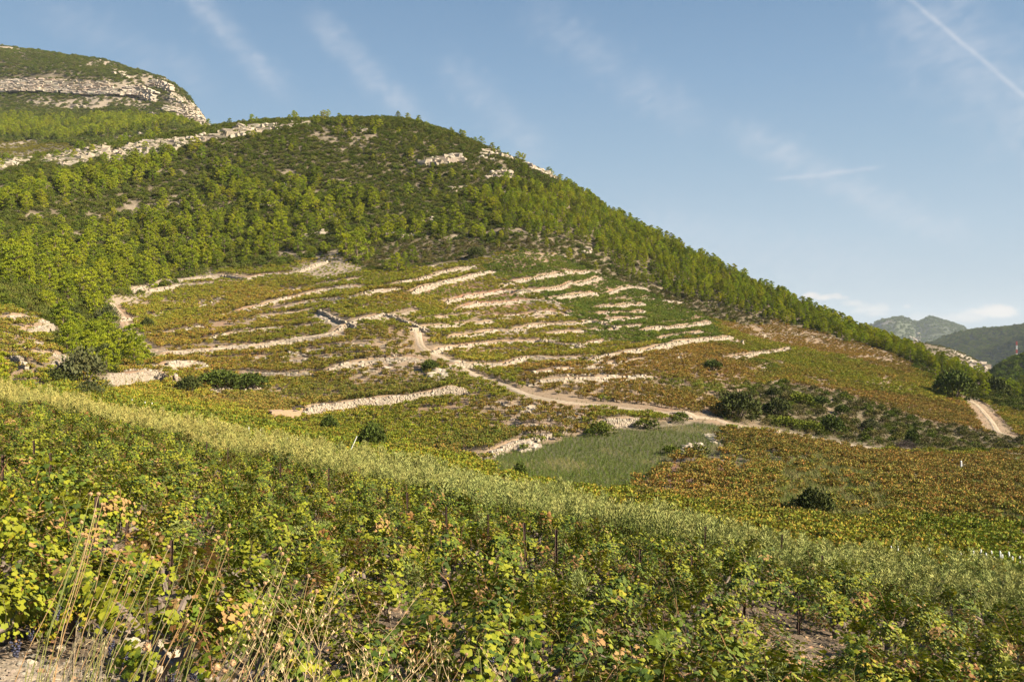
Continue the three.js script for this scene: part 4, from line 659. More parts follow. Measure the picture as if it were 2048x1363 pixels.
{
  seed(43); const plist = [], blist = [];
  grid(-320, 240, -432, -84, 2.15, (x, z) => {
    const d = -z, b = bearing(x, z); if (b < -120 || b > 2170 || d > crestOf(b) + 6 || hasVines(x, z)) return;
    const n = fbm(x * 0.05 + 3, z * 0.05, 3); let p = 0.035, h = rr(2.2, 4.6), zone = 0;
    if (inside(Z.pineflank, x, z)) { p = n > 0.28 ? 0.95 : 0.6; h = 1.9 + 2.6 * Math.pow(rnd(), 1.3); zone = 1; }
    else if (inside(Z.pinemid, x, z)) { p = 0.12 + 0.46 * smooth(0.36, 0.52, n); h = 1.8 + 4.0 * Math.pow(rnd(), 1.5); zone = 2; }
    else if (inside(Z.pineband, x, z)) { p = 0.1 + 0.5 * smooth(0.36, 0.5, n); h = rr(3, 5.5); zone = 3; }
    else if (inside(Z.ravine, x, z)) { p = 0.22; h = rr(3.0, 5.0); zone = 4; }
    else if (inside(Z.heath, x, z)) { p = 0.05; h = rr(1.6, 3); }
    else if (d < 110 || inside(Z.scrub, x, z) || inside(Z.meadow, x, z) || inside(Z.tallgrass, x, z)) return;
    if (rnd() > p || trackDist(x, z) < 1.5) return;
    plist.push([x, hill.h(x, z), z, h * rr(0.9, 1.15), h, rr(0, 6.28), Math.floor(rnd() * 5) , null, 0, 0, zone, h / d]);
  });
  plist.sort((a, b) => b[11] - a[11]);
  const marks = [[715, 524, 'the largest rounded pine'], [240, 690, 'the mouth of the gully'], [180, 610, 'the head of the gully'], [30, 560, 'the small terraces beside the gully'], [350, 560, 'the pale stony end of the top terrace'], [500, 400, 'the dark flat topped pine'], [690, 405, 'the dark pine over the grey stones'], [540, 515, 'the upper corner of the terraces'], [875, 330, 'the bright rocks under the summit shoulder'], [875, 448, 'the long stony patch above the heath'], [1000, 352, 'the cluster of rocks above the pine stand'], [1100, 500, 'the top of the dark green field'], [300, 300, 'the broken white crest'], [1430, 620, 'the brown vines under the flank'], [1760, 705, 'the low end of the flank'], [1910, 790, 'the dark fig tree'], [1090, 345, 'the rocky band on the skyline']].map(([px, py, t]) => { const p = hill.spot(px, py, 84); return [p[0], p[2], t]; });
  const nearest = (x, z) => { let b = 1e9, t = ''; for (const m of marks) { const d = Math.hypot(m[0] - x, m[1] - z); if (d < b) { b = d; t = m[2]; } } return t; };
  const labels = ['lone bright pine in dark scrub near ', 'bright green pine of the dense flank stand near ', 'bushy bright green pine near ', 'yellow green pine under the rocky ridge near ', 'pine crowded into the wooded gully near '], groups = ['lone pines in the scrub', 'pines of the right flank', 'pines above the terraces', 'pines under the rocky ridge', 'pines of the gully'];
  plist.slice(0, 280).forEach((p) => pineThing(p[6], p[0], p[1], p[2], p[4], labels[p[10]] + nearest(p[0], p[2]), groups[p[10]] + ' near ' + nearest(p[0], p[2]), p[3] / p[4]));
  stuff('pine_woodland', 'belts of bright green pines covering the upper hillside', 'pine woodland', pines.slice(0, 5).map((s) => [s.trunk, s.crown]), [M.bark, M.pine], plist.slice(280).map((p) => [p[0], p[1], p[2], p[3], p[4], p[5], p[6], tint(0.24)]), ['trunks', 'crowns']);
  seed(44);
  grid(-330, 245, -436, -84, 1.5, (x, z) => {
    const d = -z, b = bearing(x, z); if (b < -120 || b > 2170 || d > crestOf(b) + 8 || d < row4(b) || hasVines(x, z)) return;
    if (trackDist(x, z) < 1.7) return;
    const w = nearWall(x, z); if (w && w[1] < 1.2) return;
    const n = fbm(x * 0.09, z * 0.09, 3); let keep = 0.94 - 0.72 * STONY(x, z), r = rr(0.75, 1.45), v = Math.floor(rnd() * 4), c = null;
    if (inside(Z.meadow, x, z) || inside(Z.tallgrass, x, z)) return;
    if (inside(Z.heath, x, z)) { keep = 0.95; r = rr(0.55, 1.0); v = rnd() < 0.55 ? 4 : v; }
    else if (inside(Z.scrub, x, z)) { keep = 0.75; r = rr(0.4, 1.15); v = pick([4, 4, 2, 3, 1]); }
    else if (inside(Z.pineflank, x, z)) { keep = 0.5; r = rr(0.6, 1.1); }
    else if (d > crestOf(b) - 30) r *= 1.05;
    if (rnd() > keep) return;
    blist.push([x, hill.h(x, z) - 0.1, z, r, r * rr(0.75, 1.15), rr(0, 6.28), v, tint(0.2)]);
  });
  stuff('hillside_scrub', 'dense dark evergreen scrub over the upper hillside', 'scrub', bushes.map((s) => [s.crown]), [M.shrub], blist, ['bushes']);
  console.log('pines', plist.length, 'scrub', blist.length);
  // --- scrub and pines of the mountain
  seed(45); const ml = [], mp = [];
  const ter = poly([[-100, 284], [0, 284], [60, 282], [140, 290], [185, 300], [150, 306], [0, 312], [-100, 320]], mountain, 430), mpine = poly([[-80, 245], [100, 232], [200, 236], [330, 240], [410, 262], [420, 275], [200, 280], [60, 276], [-80, 275]], mountain, 430), face = poly([[330, 205], [345, 186], [372, 200], [404, 232], [430, 264], [400, 262], [365, 240]], mountain, 430);
  grid(-560, -130, -930, -410, 2.8, (x, z) => {
    const b = bearing(x, z); if (b < -120 || b > 470) return; const y = mountain.h(x, z), d = -z;
    if (inside(ter, x, z)) { if (rnd() < 0.9) ml.push([x, y, z, rr(0.9, 1.3), 0.8, 0, 4, [1.9, 1.9, 0.8]]); return; }
    if (inside(face, x, z)) { if (rnd() > 0.22) return; }
    const s = smooth(0.52, 0.66, fbm(x * 0.03 + 3, z * 0.03, 4)); if (rnd() < 0.7 * s) return;
    if (inside(mpine, x, z) && rnd() < 0.55 * smooth(0.35, 0.5, fbm(x * 0.03, z * 0.03 + 8, 3))) { const h = rr(4, 7); mp.push([x, y, z, h, h, rr(0, 6.28), Math.floor(rnd() * 5), tint(0.14)]); return; }
    const r = rr(1.3, 2.5); ml.push([x, y - 0.2, z, r, r * rr(0.7, 1.05), rr(0, 6.28), Math.floor(rnd() * 4), tint(0.2)]);
  });
  stuff('mountain_scrub', 'olive green scrub covering the mountain behind', 'scrub', bushes.map((s) => [s.crown]), [M.shrub], ml, ['bushes']);
  stuff('mountain_pines', 'bright pines on the lower mountain slope', 'pine woodland', pines.slice(0, 5).map((s) => [s.trunk, s.crown]), [M.bark, M.pine], mp, ['trunks', 'crowns']);
  // --- woods of the far hills
  const far = (land, b0, b1, d0, d1, step, r0, r1, skip, seedv, tn) => { seed(seedv); const l = []; grid((b0 - CX) / F * d0 * 0.98, (b1 - CX) / F * d1, -d1, -d0, step, (x, z) => { const b = bearing(x, z); if (b < b0 || b > b1 || skip(x, z)) return; const r = rr(r0, r1); l.push([x, land.h(x, z) - r * 0.2, z, r, r * rr(0.8, 1.3), rr(0, 6.28), Math.floor(rnd() * 4), vary(tn, 0.2)]); }); return l; };
  const fl = [...far(peaks, 1640, 2080, 3820, 5350, 24, 7, 13, (x, z) => rnd() < 0.6 * smooth(0.6, 0.72, fbm(x * 0.007, z * 0.007, 4)), 46, [1.1, 1.25, 1.1]), ...far(ridge, 1790, 2160, 1720, 2850, 11, 4.6, 8, () => rnd() < 0.1, 47, [1.1, 1.2, 0.9]), ...far(rightHill, 1920, 2160, 430, 700, 3.6, 1.5, 2.7, () => rnd() < 0.18, 48, [1.2, 1.4, 0.9]), ...far(brownHill, 1680, 2020, 640, 960, 4.2, 0.8, 1.7, (x, z) => rnd() < 0.45, 49, [1.5, 1.2, 1])];
  stuff('far_woodland', 'trees and scrub blanketing the far hills', 'woodland', bushes.map((s) => [s.crown]), [M.shrub], fl, ['trees']);
  console.log('mountain', ml.length, mp.length, 'far', fl.length);
}

// ------------------------------------------------------------------ single trees and bushes with a place of their own
function bushThing(k, px, py, wpx, hpx, label, cat = 'bush', dmin = 84, name = 'bush', set = bigBush) {
  const p = hill.spot(px, py, dmin), d = -p[2], o = new THREE.Group(); mesh('stems', set[k].trunk, M.bark, o); mesh('foliage', set[k].crown, M.shrub, o);
  o.position.set(p[0], p[1] - 0.1, p[2]); o.scale.set(wpx / 2 * d / F, hpx * d / F / 1.05, wpx / 2 * d / F); o.rotation.y = rr(0, 6.28); tag(o, label, cat); return top(o, name);
}
seed(71);
for (const [px, py, hpx, k, w, label, dmin] of [[715, 524, 62, 5, 1, 'largest rounded pine at the top edge of the vine terraces'], [690, 512, 46, 6, 1, 'broad pine leaning against the largest pine'], [795, 546, 40, 2, 1.05, 'compact round pine on bare ground above the terraces'], [778, 545, 26, 5, 1, 'small pine touching the compact round pine'], [812, 545, 26, 3, 1, 'little bushy pine beside the compact round pine'], [826, 526, 36, 3, 1, 'slender pine in the heath above the upper terrace wall'], [678, 252, 26, 1, 1, 'tall pine breaking the skyline of the hilltop'], [700, 252, 20, 6, 1, 'rounded pine on the hilltop skyline'], [745, 254, 15, 2, 1, 'small pine further along the hilltop skyline'], [262, 710, 62, 5, 1.1, 'bushy bright pine at the mouth of the gully'], [215, 690, 66, 3, 1, 'tall bright pine in the middle of the gully'], [190, 640, 50, 2, 1, 'bright pine high in the gully'], [30, 560, 70, 5, 1.1, 'large spreading pine beside the small left terraces'], [165, 600, 60, 2, 1, 'bright pine at the head of the gully'], [-8, 770, 76, 6, 1, 'yellow green pine at the edge of the near field', 70], [500, 400, 36, 5, 1.2, 'dark flat topped pine standing out of the scrub'], [690, 405, 40, 5, 1.1, 'dark pine above the patch of grey stones'], [540, 515, 36, 3, 1, 'pine closing the upper corner of the terraces']]) { const p = hill.spot(px, py, dmin || 84), h = hpx * -p[2] / F; pineThing(k, p[0], p[1], p[2], h, label, null, w); }
bushThing(1, 165, 772, 105, 68, 'big grey green bush at the foot of the gully'); bushThing(0, 205, 740, 70, 50, 'dark holm oak behind the big grey green bush');
bushThing(4, 178, 796, 66, 32, 'pale olive bush in front of the big grey green bush', 'bush', 72); bushThing(0, 118, 766, 76, 26, 'low dark thicket beside the gully terraces');
bushThing(0, 376, 790, 56, 38, 'round dark bush at the end of the heaped stone wall'); bushThing(2, 440, 778, 100, 34, 'wide bramble thicket behind the round dark bush'); bushThing(2, 500, 776, 80, 28, 'spreading green thicket above the grassy terrace');
bushThing(0, 295, 655, 28, 20, 'single dark shrub among the terrace vines'); bushThing(2, 658, 866, 44, 34, 'green shrub below the long tall stone wall', 'bush', 72); bushThing(2, 745, 902, 66, 54, 'upright leafy shrub at the edge of the valley vines', 'bush', 68);
bushThing(0, 1476, 838, 96, 52, 'broad dark domed bush beside the track bend'); bushThing(0, 1556, 832, 62, 36, 'dark rounded bush next to the domed bush'); bushThing(2, 1664, 868, 52, 38, 'leafy bush on the lower edge of the scrub patch');
bushThing(3, 1572, 852, 66, 22, 'yellow green bramble overhanging the track'); bushThing(3, 1622, 862, 56, 24, 'bright bramble spilling toward the track edge'); bushThing(0, 1548, 797, 34, 22, 'small dark bush at the top of the scrub patch');
bushThing(2, 1685, 831, 34, 22, 'round green shrub alone on the dry scrub slope'); bushThing(3, 1600, 806, 60, 24, 'low green bushes along the upper scrub path'); bushThing(2, 1640, 812, 46, 20, 'small green shrub beside the upper scrub path'); bushThing(4, 1740, 862, 50, 22, 'grey olive scrub bush above the stick pile');
bushThing(2, 1908, 798, 84, 52, 'dark round fig tree beside the climbing track', 'tree', 84, 'fig_tree'); bushThing(0, 1990, 790, 60, 34, 'dark bush under the last pines of the flank'); bushThing(2, 1825, 892, 30, 34, 'upright green shrub behind the stick pile');
bushThing(0, 1630, 1042, 92, 58, 'dark leafy shrub in the brown right field', 'bush', 60); bushThing(2, 1040, 962, 34, 34, 'small dark shrub in the green meadow', 'bush', 72); bushThing(2, 1425, 740, 46, 20, 'fresh green patch of growth among brown vines');
bushThing(0, 950, 518, 34, 24, 'dark shrub at the top corner of the green field'); bushThing(2, 860, 742, 40, 22, 'green shrub on the rocky mound beside the track'); bushThing(4, 215, 660, 60, 44, 'grey holm oak on the gully side'); bushThing(0, 130, 640, 60, 36, 'dark oak shrub on the upper gully bank');

// ------------------------------------------------------------------ grasses and weeds
{
  const green = [[0.056, 0.098, 0.014], [0.080, 0.116, 0.018], [0.115, 0.125, 0.028]], dryc = [[0.24, 0.185, 0.095], [0.17, 0.155, 0.065], [0.28, 0.21, 0.115]], tuft = [grassShape(4001, 22, 0.35, 0.022, green), grassShape(4002, 22, 0.35, 0.022, dryc), grassShape(4003, 26, 0.3, 0.016, [[0.19, 0.175, 0.06], [0.13, 0.15, 0.04], [0.25, 0.21, 0.09]])].map((g) => [g]), list = [];
  seed(81);
  const put = (x, z, h, v, c) => list.push([x, hill.h(x, z), z, h * rr(0.8, 1.2), h, rr(0, 6.28), v, c || tint(0.18)]);
  grid(-10, 40, -135, -60, 0.42, (x, z) => { if (inside(Z.meadow, x, z)) put(x, z, rr(0.3, 0.55), fbm(x * 0.2, z * 0.2, 3) + rr(-0.12, 0.12) > 0.66 ? 2 : 0); });
  grid(10, 60, -110, -50, 0.45, (x, z) => { if (inside(Z.tallgrass, x, z) && rnd() < 0.9) put(x, z, rr(0.5, 1.0), rnd() < 0.75 ? 2 : 0); else if (inside(Z.rightfield, x, z) && fbm(x * 0.09, z * 0.09, 3) > 0.5 && rnd() < 0.3) put(x, z, rr(0.4, 0.8), rnd() < 0.5 ? 2 : 0); });
  grid(-120, 140, -250, -40, 1.5, (x, z) => { const b = bearing(x, z), d = -z; if (b < -60 || b > 2110 || d < weedEnd(b) - 1 || trackDist(x, z) < 0.5) return; const n = fbm(x * 0.11 + 60, z * 0.11, 3); if (inside(Z.scrub, x, z)) { put(x, z, rr(0.4, 0.8), rnd() < 0.6 ? 1 : 0); put(x + rr(-0.7, 0.7), z + rr(-0.7, 0.7), rr(0.3, 0.7), 1); put(x + rr(-0.7, 0.7), z + rr(-0.7, 0.7), rr(0.3, 0.7), rnd() < 0.5 ? 2 : 0); } else if (inside(Z.rightfield, x, z)) { if (n > 0.38) { put(x, z, rr(0.4, 0.8), rnd() < 0.6 ? 0 : 2, [1.25, 1.35, 1]); put(x + 0.6, z + 0.5, rr(0.4, 0.7), 0, [1.3, 1.4, 1]); } } else if (n > 0.52 && hasVines(x, z)) put(x, z, rr(0.3, 0.6), rnd() < 0.55 ? 1 : 0); });
  for (const t of trackLines) t.out.forEach((p, i) => { for (const sd of [-1, 1]) { if (rnd() < 0.55) { const o = sd * (t.w / 2 + rr(-0.1, 0.5)); put(p[0] + p[2] * o, p[1] + p[3] * o, rr(0.2, 0.4), rnd() < 0.6 ? 1 : 0); } } if (rnd() < 0.3) put(p[0] + p[2] * rr(-0.2, 0.2), p[1] + p[3] * rr(-0.2, 0.2), rr(0.1, 0.2), 1); });
  stuff('field_grass', 'tufts of green and dry grass in meadow, scrub and fields', 'grass', tuft, [M.dry], list, ['grass']);
  const weeds = [1, 2, 3, 4, 5].map((k) => [weedShape(4100 + k)]), wl = [];
  seed(82);
  grid(-50, 34, -86, -22, 0.5, (x, z) => {
    const b = bearing(x, z), d = -z, w = weedD(b), t = (d - w) / weedDepth(b); if (b < -60 || b > 2110 || t < -0.12 || t > 1) return;
    const n = fbm(x * 0.35, z * 0.35, 2); if (rnd() > (0.95 - 0.35 * smooth(0.5, 0.7, n)) * smooth(-0.12, 0.06, t + 0.2 * (n - 0.5)) * smooth(1.02, 0.85, t)) return;
    const h = rr(1.05, 1.85) * (0.65 + 0.7 * n), gold = smooth(1000, 300, b), hs = 1 - 0.2 * smooth(1300, 1700, b), tw = tint(0.14); wl.push([x, hill.h(x, z), z, h * rr(0.9, 1.3), h * hs, rr(0, 6.28), Math.floor(rnd() * 5), [tw[0] * (0.9 + 0.2 * gold), tw[1] * (0.98 + 0.06 * gold), tw[2]], rr(-0.08, 0.08), rr(-0.08, 0.08)]);
  });
  grid(-30, 22, -40, -9, 1.6, (x, z) => { const b = bearing(x, z), d = -z; if (b < 300 || b > 2090 || d > weedD(b) - 1 || rnd() > 0.09) return; for (let k = 0; k < 5; k++) { const h = rr(0.8, 1.15); wl.push([x + rr(-0.25, 0.25), hill.h(x, z), z + rr(-0.25, 0.25), h * 1.2, h, rr(0, 6.28), Math.floor(rnd() * 5), [0.8, 0.95, 0.95], rr(-0.15, 0.15), rr(-0.15, 0.15)]); } });
  stuff('flowering_weeds', 'dense strip of tall feathery weeds going to seed behind the near vines', 'weeds', weeds, [M.dry], wl, ['weeds']);
  console.log('grass', list.length, 'weeds', wl.length);
}
// ------------------------------------------------------------------ the near field of bush vines
const postSpots = [[3, 910], [195, 992], [247, 1040], [340, 1080], [413, 882], [456, 896], [560, 926], [658, 936], [817, 985], [893, 1013], [975, 1028], [1055, 1046], [1113, 1058], [1285, 1100], [1386, 1110], [1409, 1052], [1562, 1068], [1645, 1110], [1598, 1190], [1488, 1156], [19, 768], [288, 868], [100, 905], [70, 880]].map(([px, py]) => { const up = py > 1150 ? 1.0 : py > 1035 && px < 400 ? 1.0 : py > 1072 ? 1.25 : 1.6; return [px, hill.spot(px, py, 7.2, 90, up), up]; });
const at = (px, py, d) => [(px - CX) / F * d, (CY - py) / F * d, -d];
{
  const MIX = [[0.46, 0.72, 0.93, 0.965, 0.985], [0.42, 0.60, 0.88, 0.94, 0.975], [0.42, 0.68, 0.90, 0.945, 0.975], [0.18, 0.24, 0.58, 0.87, 0.965], [0.25, 0.34, 0.66, 0.79, 0.95], [0.32, 0.40, 0.80, 0.90, 0.97]];
  const shapes = [0, 1, 2, 3, 4, 5, 6, 7].map((k) => vineShape(5000 + k, MIX[[0, 1, 2, 3, 4, 5, 0, 3][k]])), kind = [0, 1, 0, 2, 3, 1, 0, 2];
  const labels = ['leafy green bush vine ', 'green and light green bush vine ', 'yellowing bush vine ', 'bush vine with browning leaves '], groups = ['green near vines ', 'mixed near vines ', 'yellowing near vines ', 'browning near vines '];
  const marks = [[340, 1190, 'around the reddish rusty post'], [247, 1130, 'around the tilted rusty post'], [1055, 1110, 'around the leaning dark post'], [300, 1306, 'behind the white limestone blocks'], [40, 1280, 'behind the leaning stem clumps'], [650, 1330, 'behind the straw coloured dry weeds'], [860, 1225, 'around the bare patch behind the dry weeds'], [1620, 1330, 'beside the large bare soil patch'], [1560, 1180, 'around the stony bare spot'], [440, 1150, 'around the bare gnarled vine']].map(([px, py, t]) => { const p = hill.spot(px, py, 6.2); return [p[0], p[2], t]; });
  const where = (x, z) => { if (-z > weedD(bearing(x, z)) - 4) return 'along the feathery weed strip'; let b = 2.6, t = 'in the thick of the near field'; for (const m of marks) { const d = Math.hypot(m[0] - x, m[1] - z); if (d < b) { b = d; t = m[2]; } } return t; };
  const gaps = [[285, 1195, 0.75], [700, 1195, 0.4], [860, 1225, 0.7], [800, 1290, 0.5], [1560, 1180, 0.6], [1395, 1100, 0.7], [1250, 1300, 0.5], [1620, 1320, 1.25], [1710, 1345, 1.1], [440, 1150, 0.45], [425, 1190, 0.3], [1950, 1230, 0.5]].map(([px, py, r]) => { const p = hill.spot(px, py, 6.2); return [p[0], p[2], r]; });
  const list = []; seed(91);
  const rows = (fn) => { for (let p = -70; p < 40; p += 1.72) for (let r = -90; r < 60; r += 1.02) { const pp = p + rr(-0.22, 0.22), q = r + rr(-0.25, 0.25); fn(q * 0.837 - pp * 0.546, q * 0.546 + pp * 0.837 - 20); } };
  rows((x, z) => {
    if (z > -5.6 || z < -76 || x < -46 || x > 26) return;
    const b = bearing(x, z), d = -z; if (b < -120 || b > 2170 || d > weedD(b) - 0.1 || d < 7.3) return;
    if (b < 400 && d < 8.6 - 1.2 * smooth(260, 400, b)) return;
    for (const g of gaps) if (Math.hypot(x - g[0], z - g[1]) < g[2] + 0.45) return;
    for (const q of postSpots) { const f = 1 - 0.75 / -q[1][2]; if (Math.hypot(x - q[1][0] * f, z - q[1][2] * f) < 0.62) return; }
    const n = fbm(x * 0.2, z * 0.2, 2), yel = smooth(1200, 0, b) * smooth(30, 8, d) * 0.7 + 0.5 * (n - 0.35), u = rnd();
    const v = u < yel ? pick([3, 7, 3, 4]) : u < yel + 0.2 ? pick([4, 5, 1]) : pick([0, 1, 2, 5, 6, 0, 2]), s = rr(0.98, 1.3);
    list.push([x, hill.h(x, z) - 0.02, z, s, s * rr(0.7, 1.1), rr(0, 6.28), v, null]);
  });
  for (const [px, py] of [[15, 1285], [85, 1275], [150, 1285], [-45, 1280], [215, 1280], [40, 1240], [120, 1235]]) { const p = hill.spot(px, py, 7.5), s = rr(0.8, 0.95); list.push([p[0], p[1] - 0.02, p[2], s, s, rr(0, 6.28), pick([3, 7, 3, 1]), null]); }
  list.sort((a, b) => b[2] - a[2]);
  // grapes hang in the nearest vines
  const gg = [0, 1, 2].map((k) => { seed(5200 + k); const g = new GB(); for (let i = 0; i < 26; i++) { const t = i / 26, a = i * 2.4, r = 0.038 * (1 - t * 0.75); const c = [Math.cos(a) * r, -0.02 - t * 0.14, Math.sin(a) * r], o = new THREE.IcosahedronGeometry(0.0105, 1), p = o.attributes.position, col = vary([0.028, 0.030, 0.060], 0.3); for (let q = 0; q < p.count; q += 3) g.tri(...[0, 1, 2].map((w) => [c[0] + p.getX(q + w), c[1] + p.getY(q + w), c[2] + p.getZ(q + w)]), col); } tube(g, [[0, 0.06, 0], [0.005, 0, 0], [0, -0.1, 0]], [0.003, 0.003, 0.002], 3, [0.2, 0.16, 0.06]); return g.build(); });
  list.slice(0, 300).forEach((p, i) => {
    const o = new THREE.Group(), s = shapes[p[6]]; mesh('trunk', s.trunk, M.bark, o); mesh('foliage', s.foliage, M.leaf, o);
    if (i < 42) for (let k = 0; k < 5; k++) { const a = rr(0, 6.28), g = mesh('grape_cluster', gg[k % 3], M.grape, o); g.position.set(Math.cos(a) * rr(0.35, 0.75), rr(0.3, 0.55), Math.sin(a) * rr(0.35, 0.75)); }
    o.position.set(p[0], p[1], p[2]); o.scale.set(p[3], p[4], p[3]); o.rotation.y = p[5]; tag(o, labels[kind[p[6]]] + where(p[0], p[2]), 'grapevine', groups[kind[p[6]]] + where(p[0], p[2])); top(o, 'grapevine');
  });
  stuff('near_field_grapevines', 'bush vines filling the rest of the near field', 'vines', shapes.map((s) => [s.trunk, s.foliage]), [M.bark, M.leaf], list.slice(300).map((p) => [...p.slice(0, 7), tint(0.08)]), ['trunks', 'foliage']);
  console.log('near vines', list.length);
  { seed(5150); const p = hill.spot(452, 1176, 6.5), g = new GB(), c = [0.20, 0.16, 0.13], up = (pts, r) => tube(g, pts, pts.map((_, i) => r * (1 - 0.55 * i / (pts.length - 1))), 7, c, 0.22);
    up([[0.03, -0.1, 0], [0.02, 0.12, 0.02], [-0.03, 0.26, 0.02], [-0.02, 0.42, 0], [-0.10, 0.60, -0.02], [-0.06, 0.72, -0.03], [-0.10, 0.86, 0]], 0.05); up([[-0.02, 0.40, 0], [-0.16, 0.42, 0.03], [-0.34, 0.36, 0.04], [-0.50, 0.33, 0.02]], 0.042); up([[-0.1, 0.6, -0.02], [-0.2, 0.72, 0.05], [-0.32, 0.8, 0.1]], 0.026); up([[0, 0.2, 0], [0.2, 0.3, -0.1], [0.4, 0.5, -0.12]], 0.034);
    const o = new THREE.Group(); mesh('trunk', g.build(), M.bark, o); const f = new GB(); for (let k = 0; k < 60; k++) vineLeaf(f, [rr(-0.55, 0.45), rr(0.1, 1.0), rr(-0.5, -0.15)], [rr(-0.4, 0.8), rr(0.2, 1), rr(0, 1)], [rr(-1, 1), -0.6, rr(-1, 1)], rr(0.045, 0.075), vary(pick([LEAF.green, LEAF.light, LEAF.yellow, LEAF.green]), 0.2)); mesh('foliage', f.build(), M.leaf, o); o.position.set(p[0], p[1], p[2]); tag(o, 'old vine with bare gnarled grey arms and few leaves', 'grapevine'); top(o, 'bare_grapevine'); }
  // litter: straw on the bare spots, gravel at the edge of the field
  const straw = [[(() => { seed(5300); const g = new GB(); for (let k = 0; k < 26; k++) { const a = rr(0, 6.28), l = rr(0.08, 0.22), c = [rr(-0.3, 0.3), rr(0.01, 0.06), rr(-0.3, 0.3)], w = 0.004; g.tri([c[0] - Math.sin(a) * w, c[1], c[2] + Math.cos(a) * w], [c[0] + Math.sin(a) * w, c[1] + 0.004, c[2] - Math.cos(a) * w], [c[0] + Math.cos(a) * l, c[1] + rr(-0.01, 0.05), c[2] + Math.sin(a) * l], vary([0.33, 0.245, 0.15], 0.3)); } for (let k = 0; k < 6; k++) vineLeaf(g, [rr(-0.3, 0.3), 0.03, rr(-0.3, 0.3)], [rr(-0.4, 0.4), 1, rr(-0.4, 0.4)], [rr(-1, 1), 0, rr(-1, 1)], rr(0.04, 0.06), vary([0.30, 0.17, 0.10], 0.25)); return g.build(); })()]], sl = [];
  seed(92);
  for (const g of gaps) for (let k = 0; k < 22; k++) { const a = rr(0, 6.28), r = Math.sqrt(rnd()) * (g[2] + 0.5), x = g[0] + Math.cos(a) * r, z = g[1] + Math.sin(a) * r; sl.push([x, hill.h(x, z), z, rr(0.8, 1.3), 1, rr(0, 6.28), 0, tint(0.2)]); }
  grid(-16, 12, -24, -5.5, 0.8, (x, z) => { if (seen(x, z, 60)) sl.push([x, hill.h(x, z), z, rr(0.8, 1.3), 1, rr(0, 6.28), 0, tint(0.25)]); });
  stuff('straw_litter', 'dry straw and fallen leaves lying on the near soil', 'straw', straw, [M.dry], sl, ['straw']);
  const peb = [0, 1, 2].map((k) => { seed(5400 + k); const g = new GB(); rock(g, [0, 0, 0], 1, 0.65, [0.52, 0.44, 0.36], 1, 0.35); return [g.build()]; }), pl = [];
  grid(-7.5, -1.2, -9.8, -6.2, 0.075, (x, z) => { const b = bearing(x, z); if (b < -80 || b > 440 || rnd() > 0.85) return; const r = 0.008 + 0.03 * Math.pow(rnd(), 3); pl.push([x, hill.h(x, z) + r * 0.2, z, r, r, rr(0, 6.28), Math.floor(rnd() * 3), tint(0.2)]); });
  stuff('gravel', 'pale limestone gravel at the corner of the field', 'gravel', peb, [M.stone], pl, ['pebbles']);
}
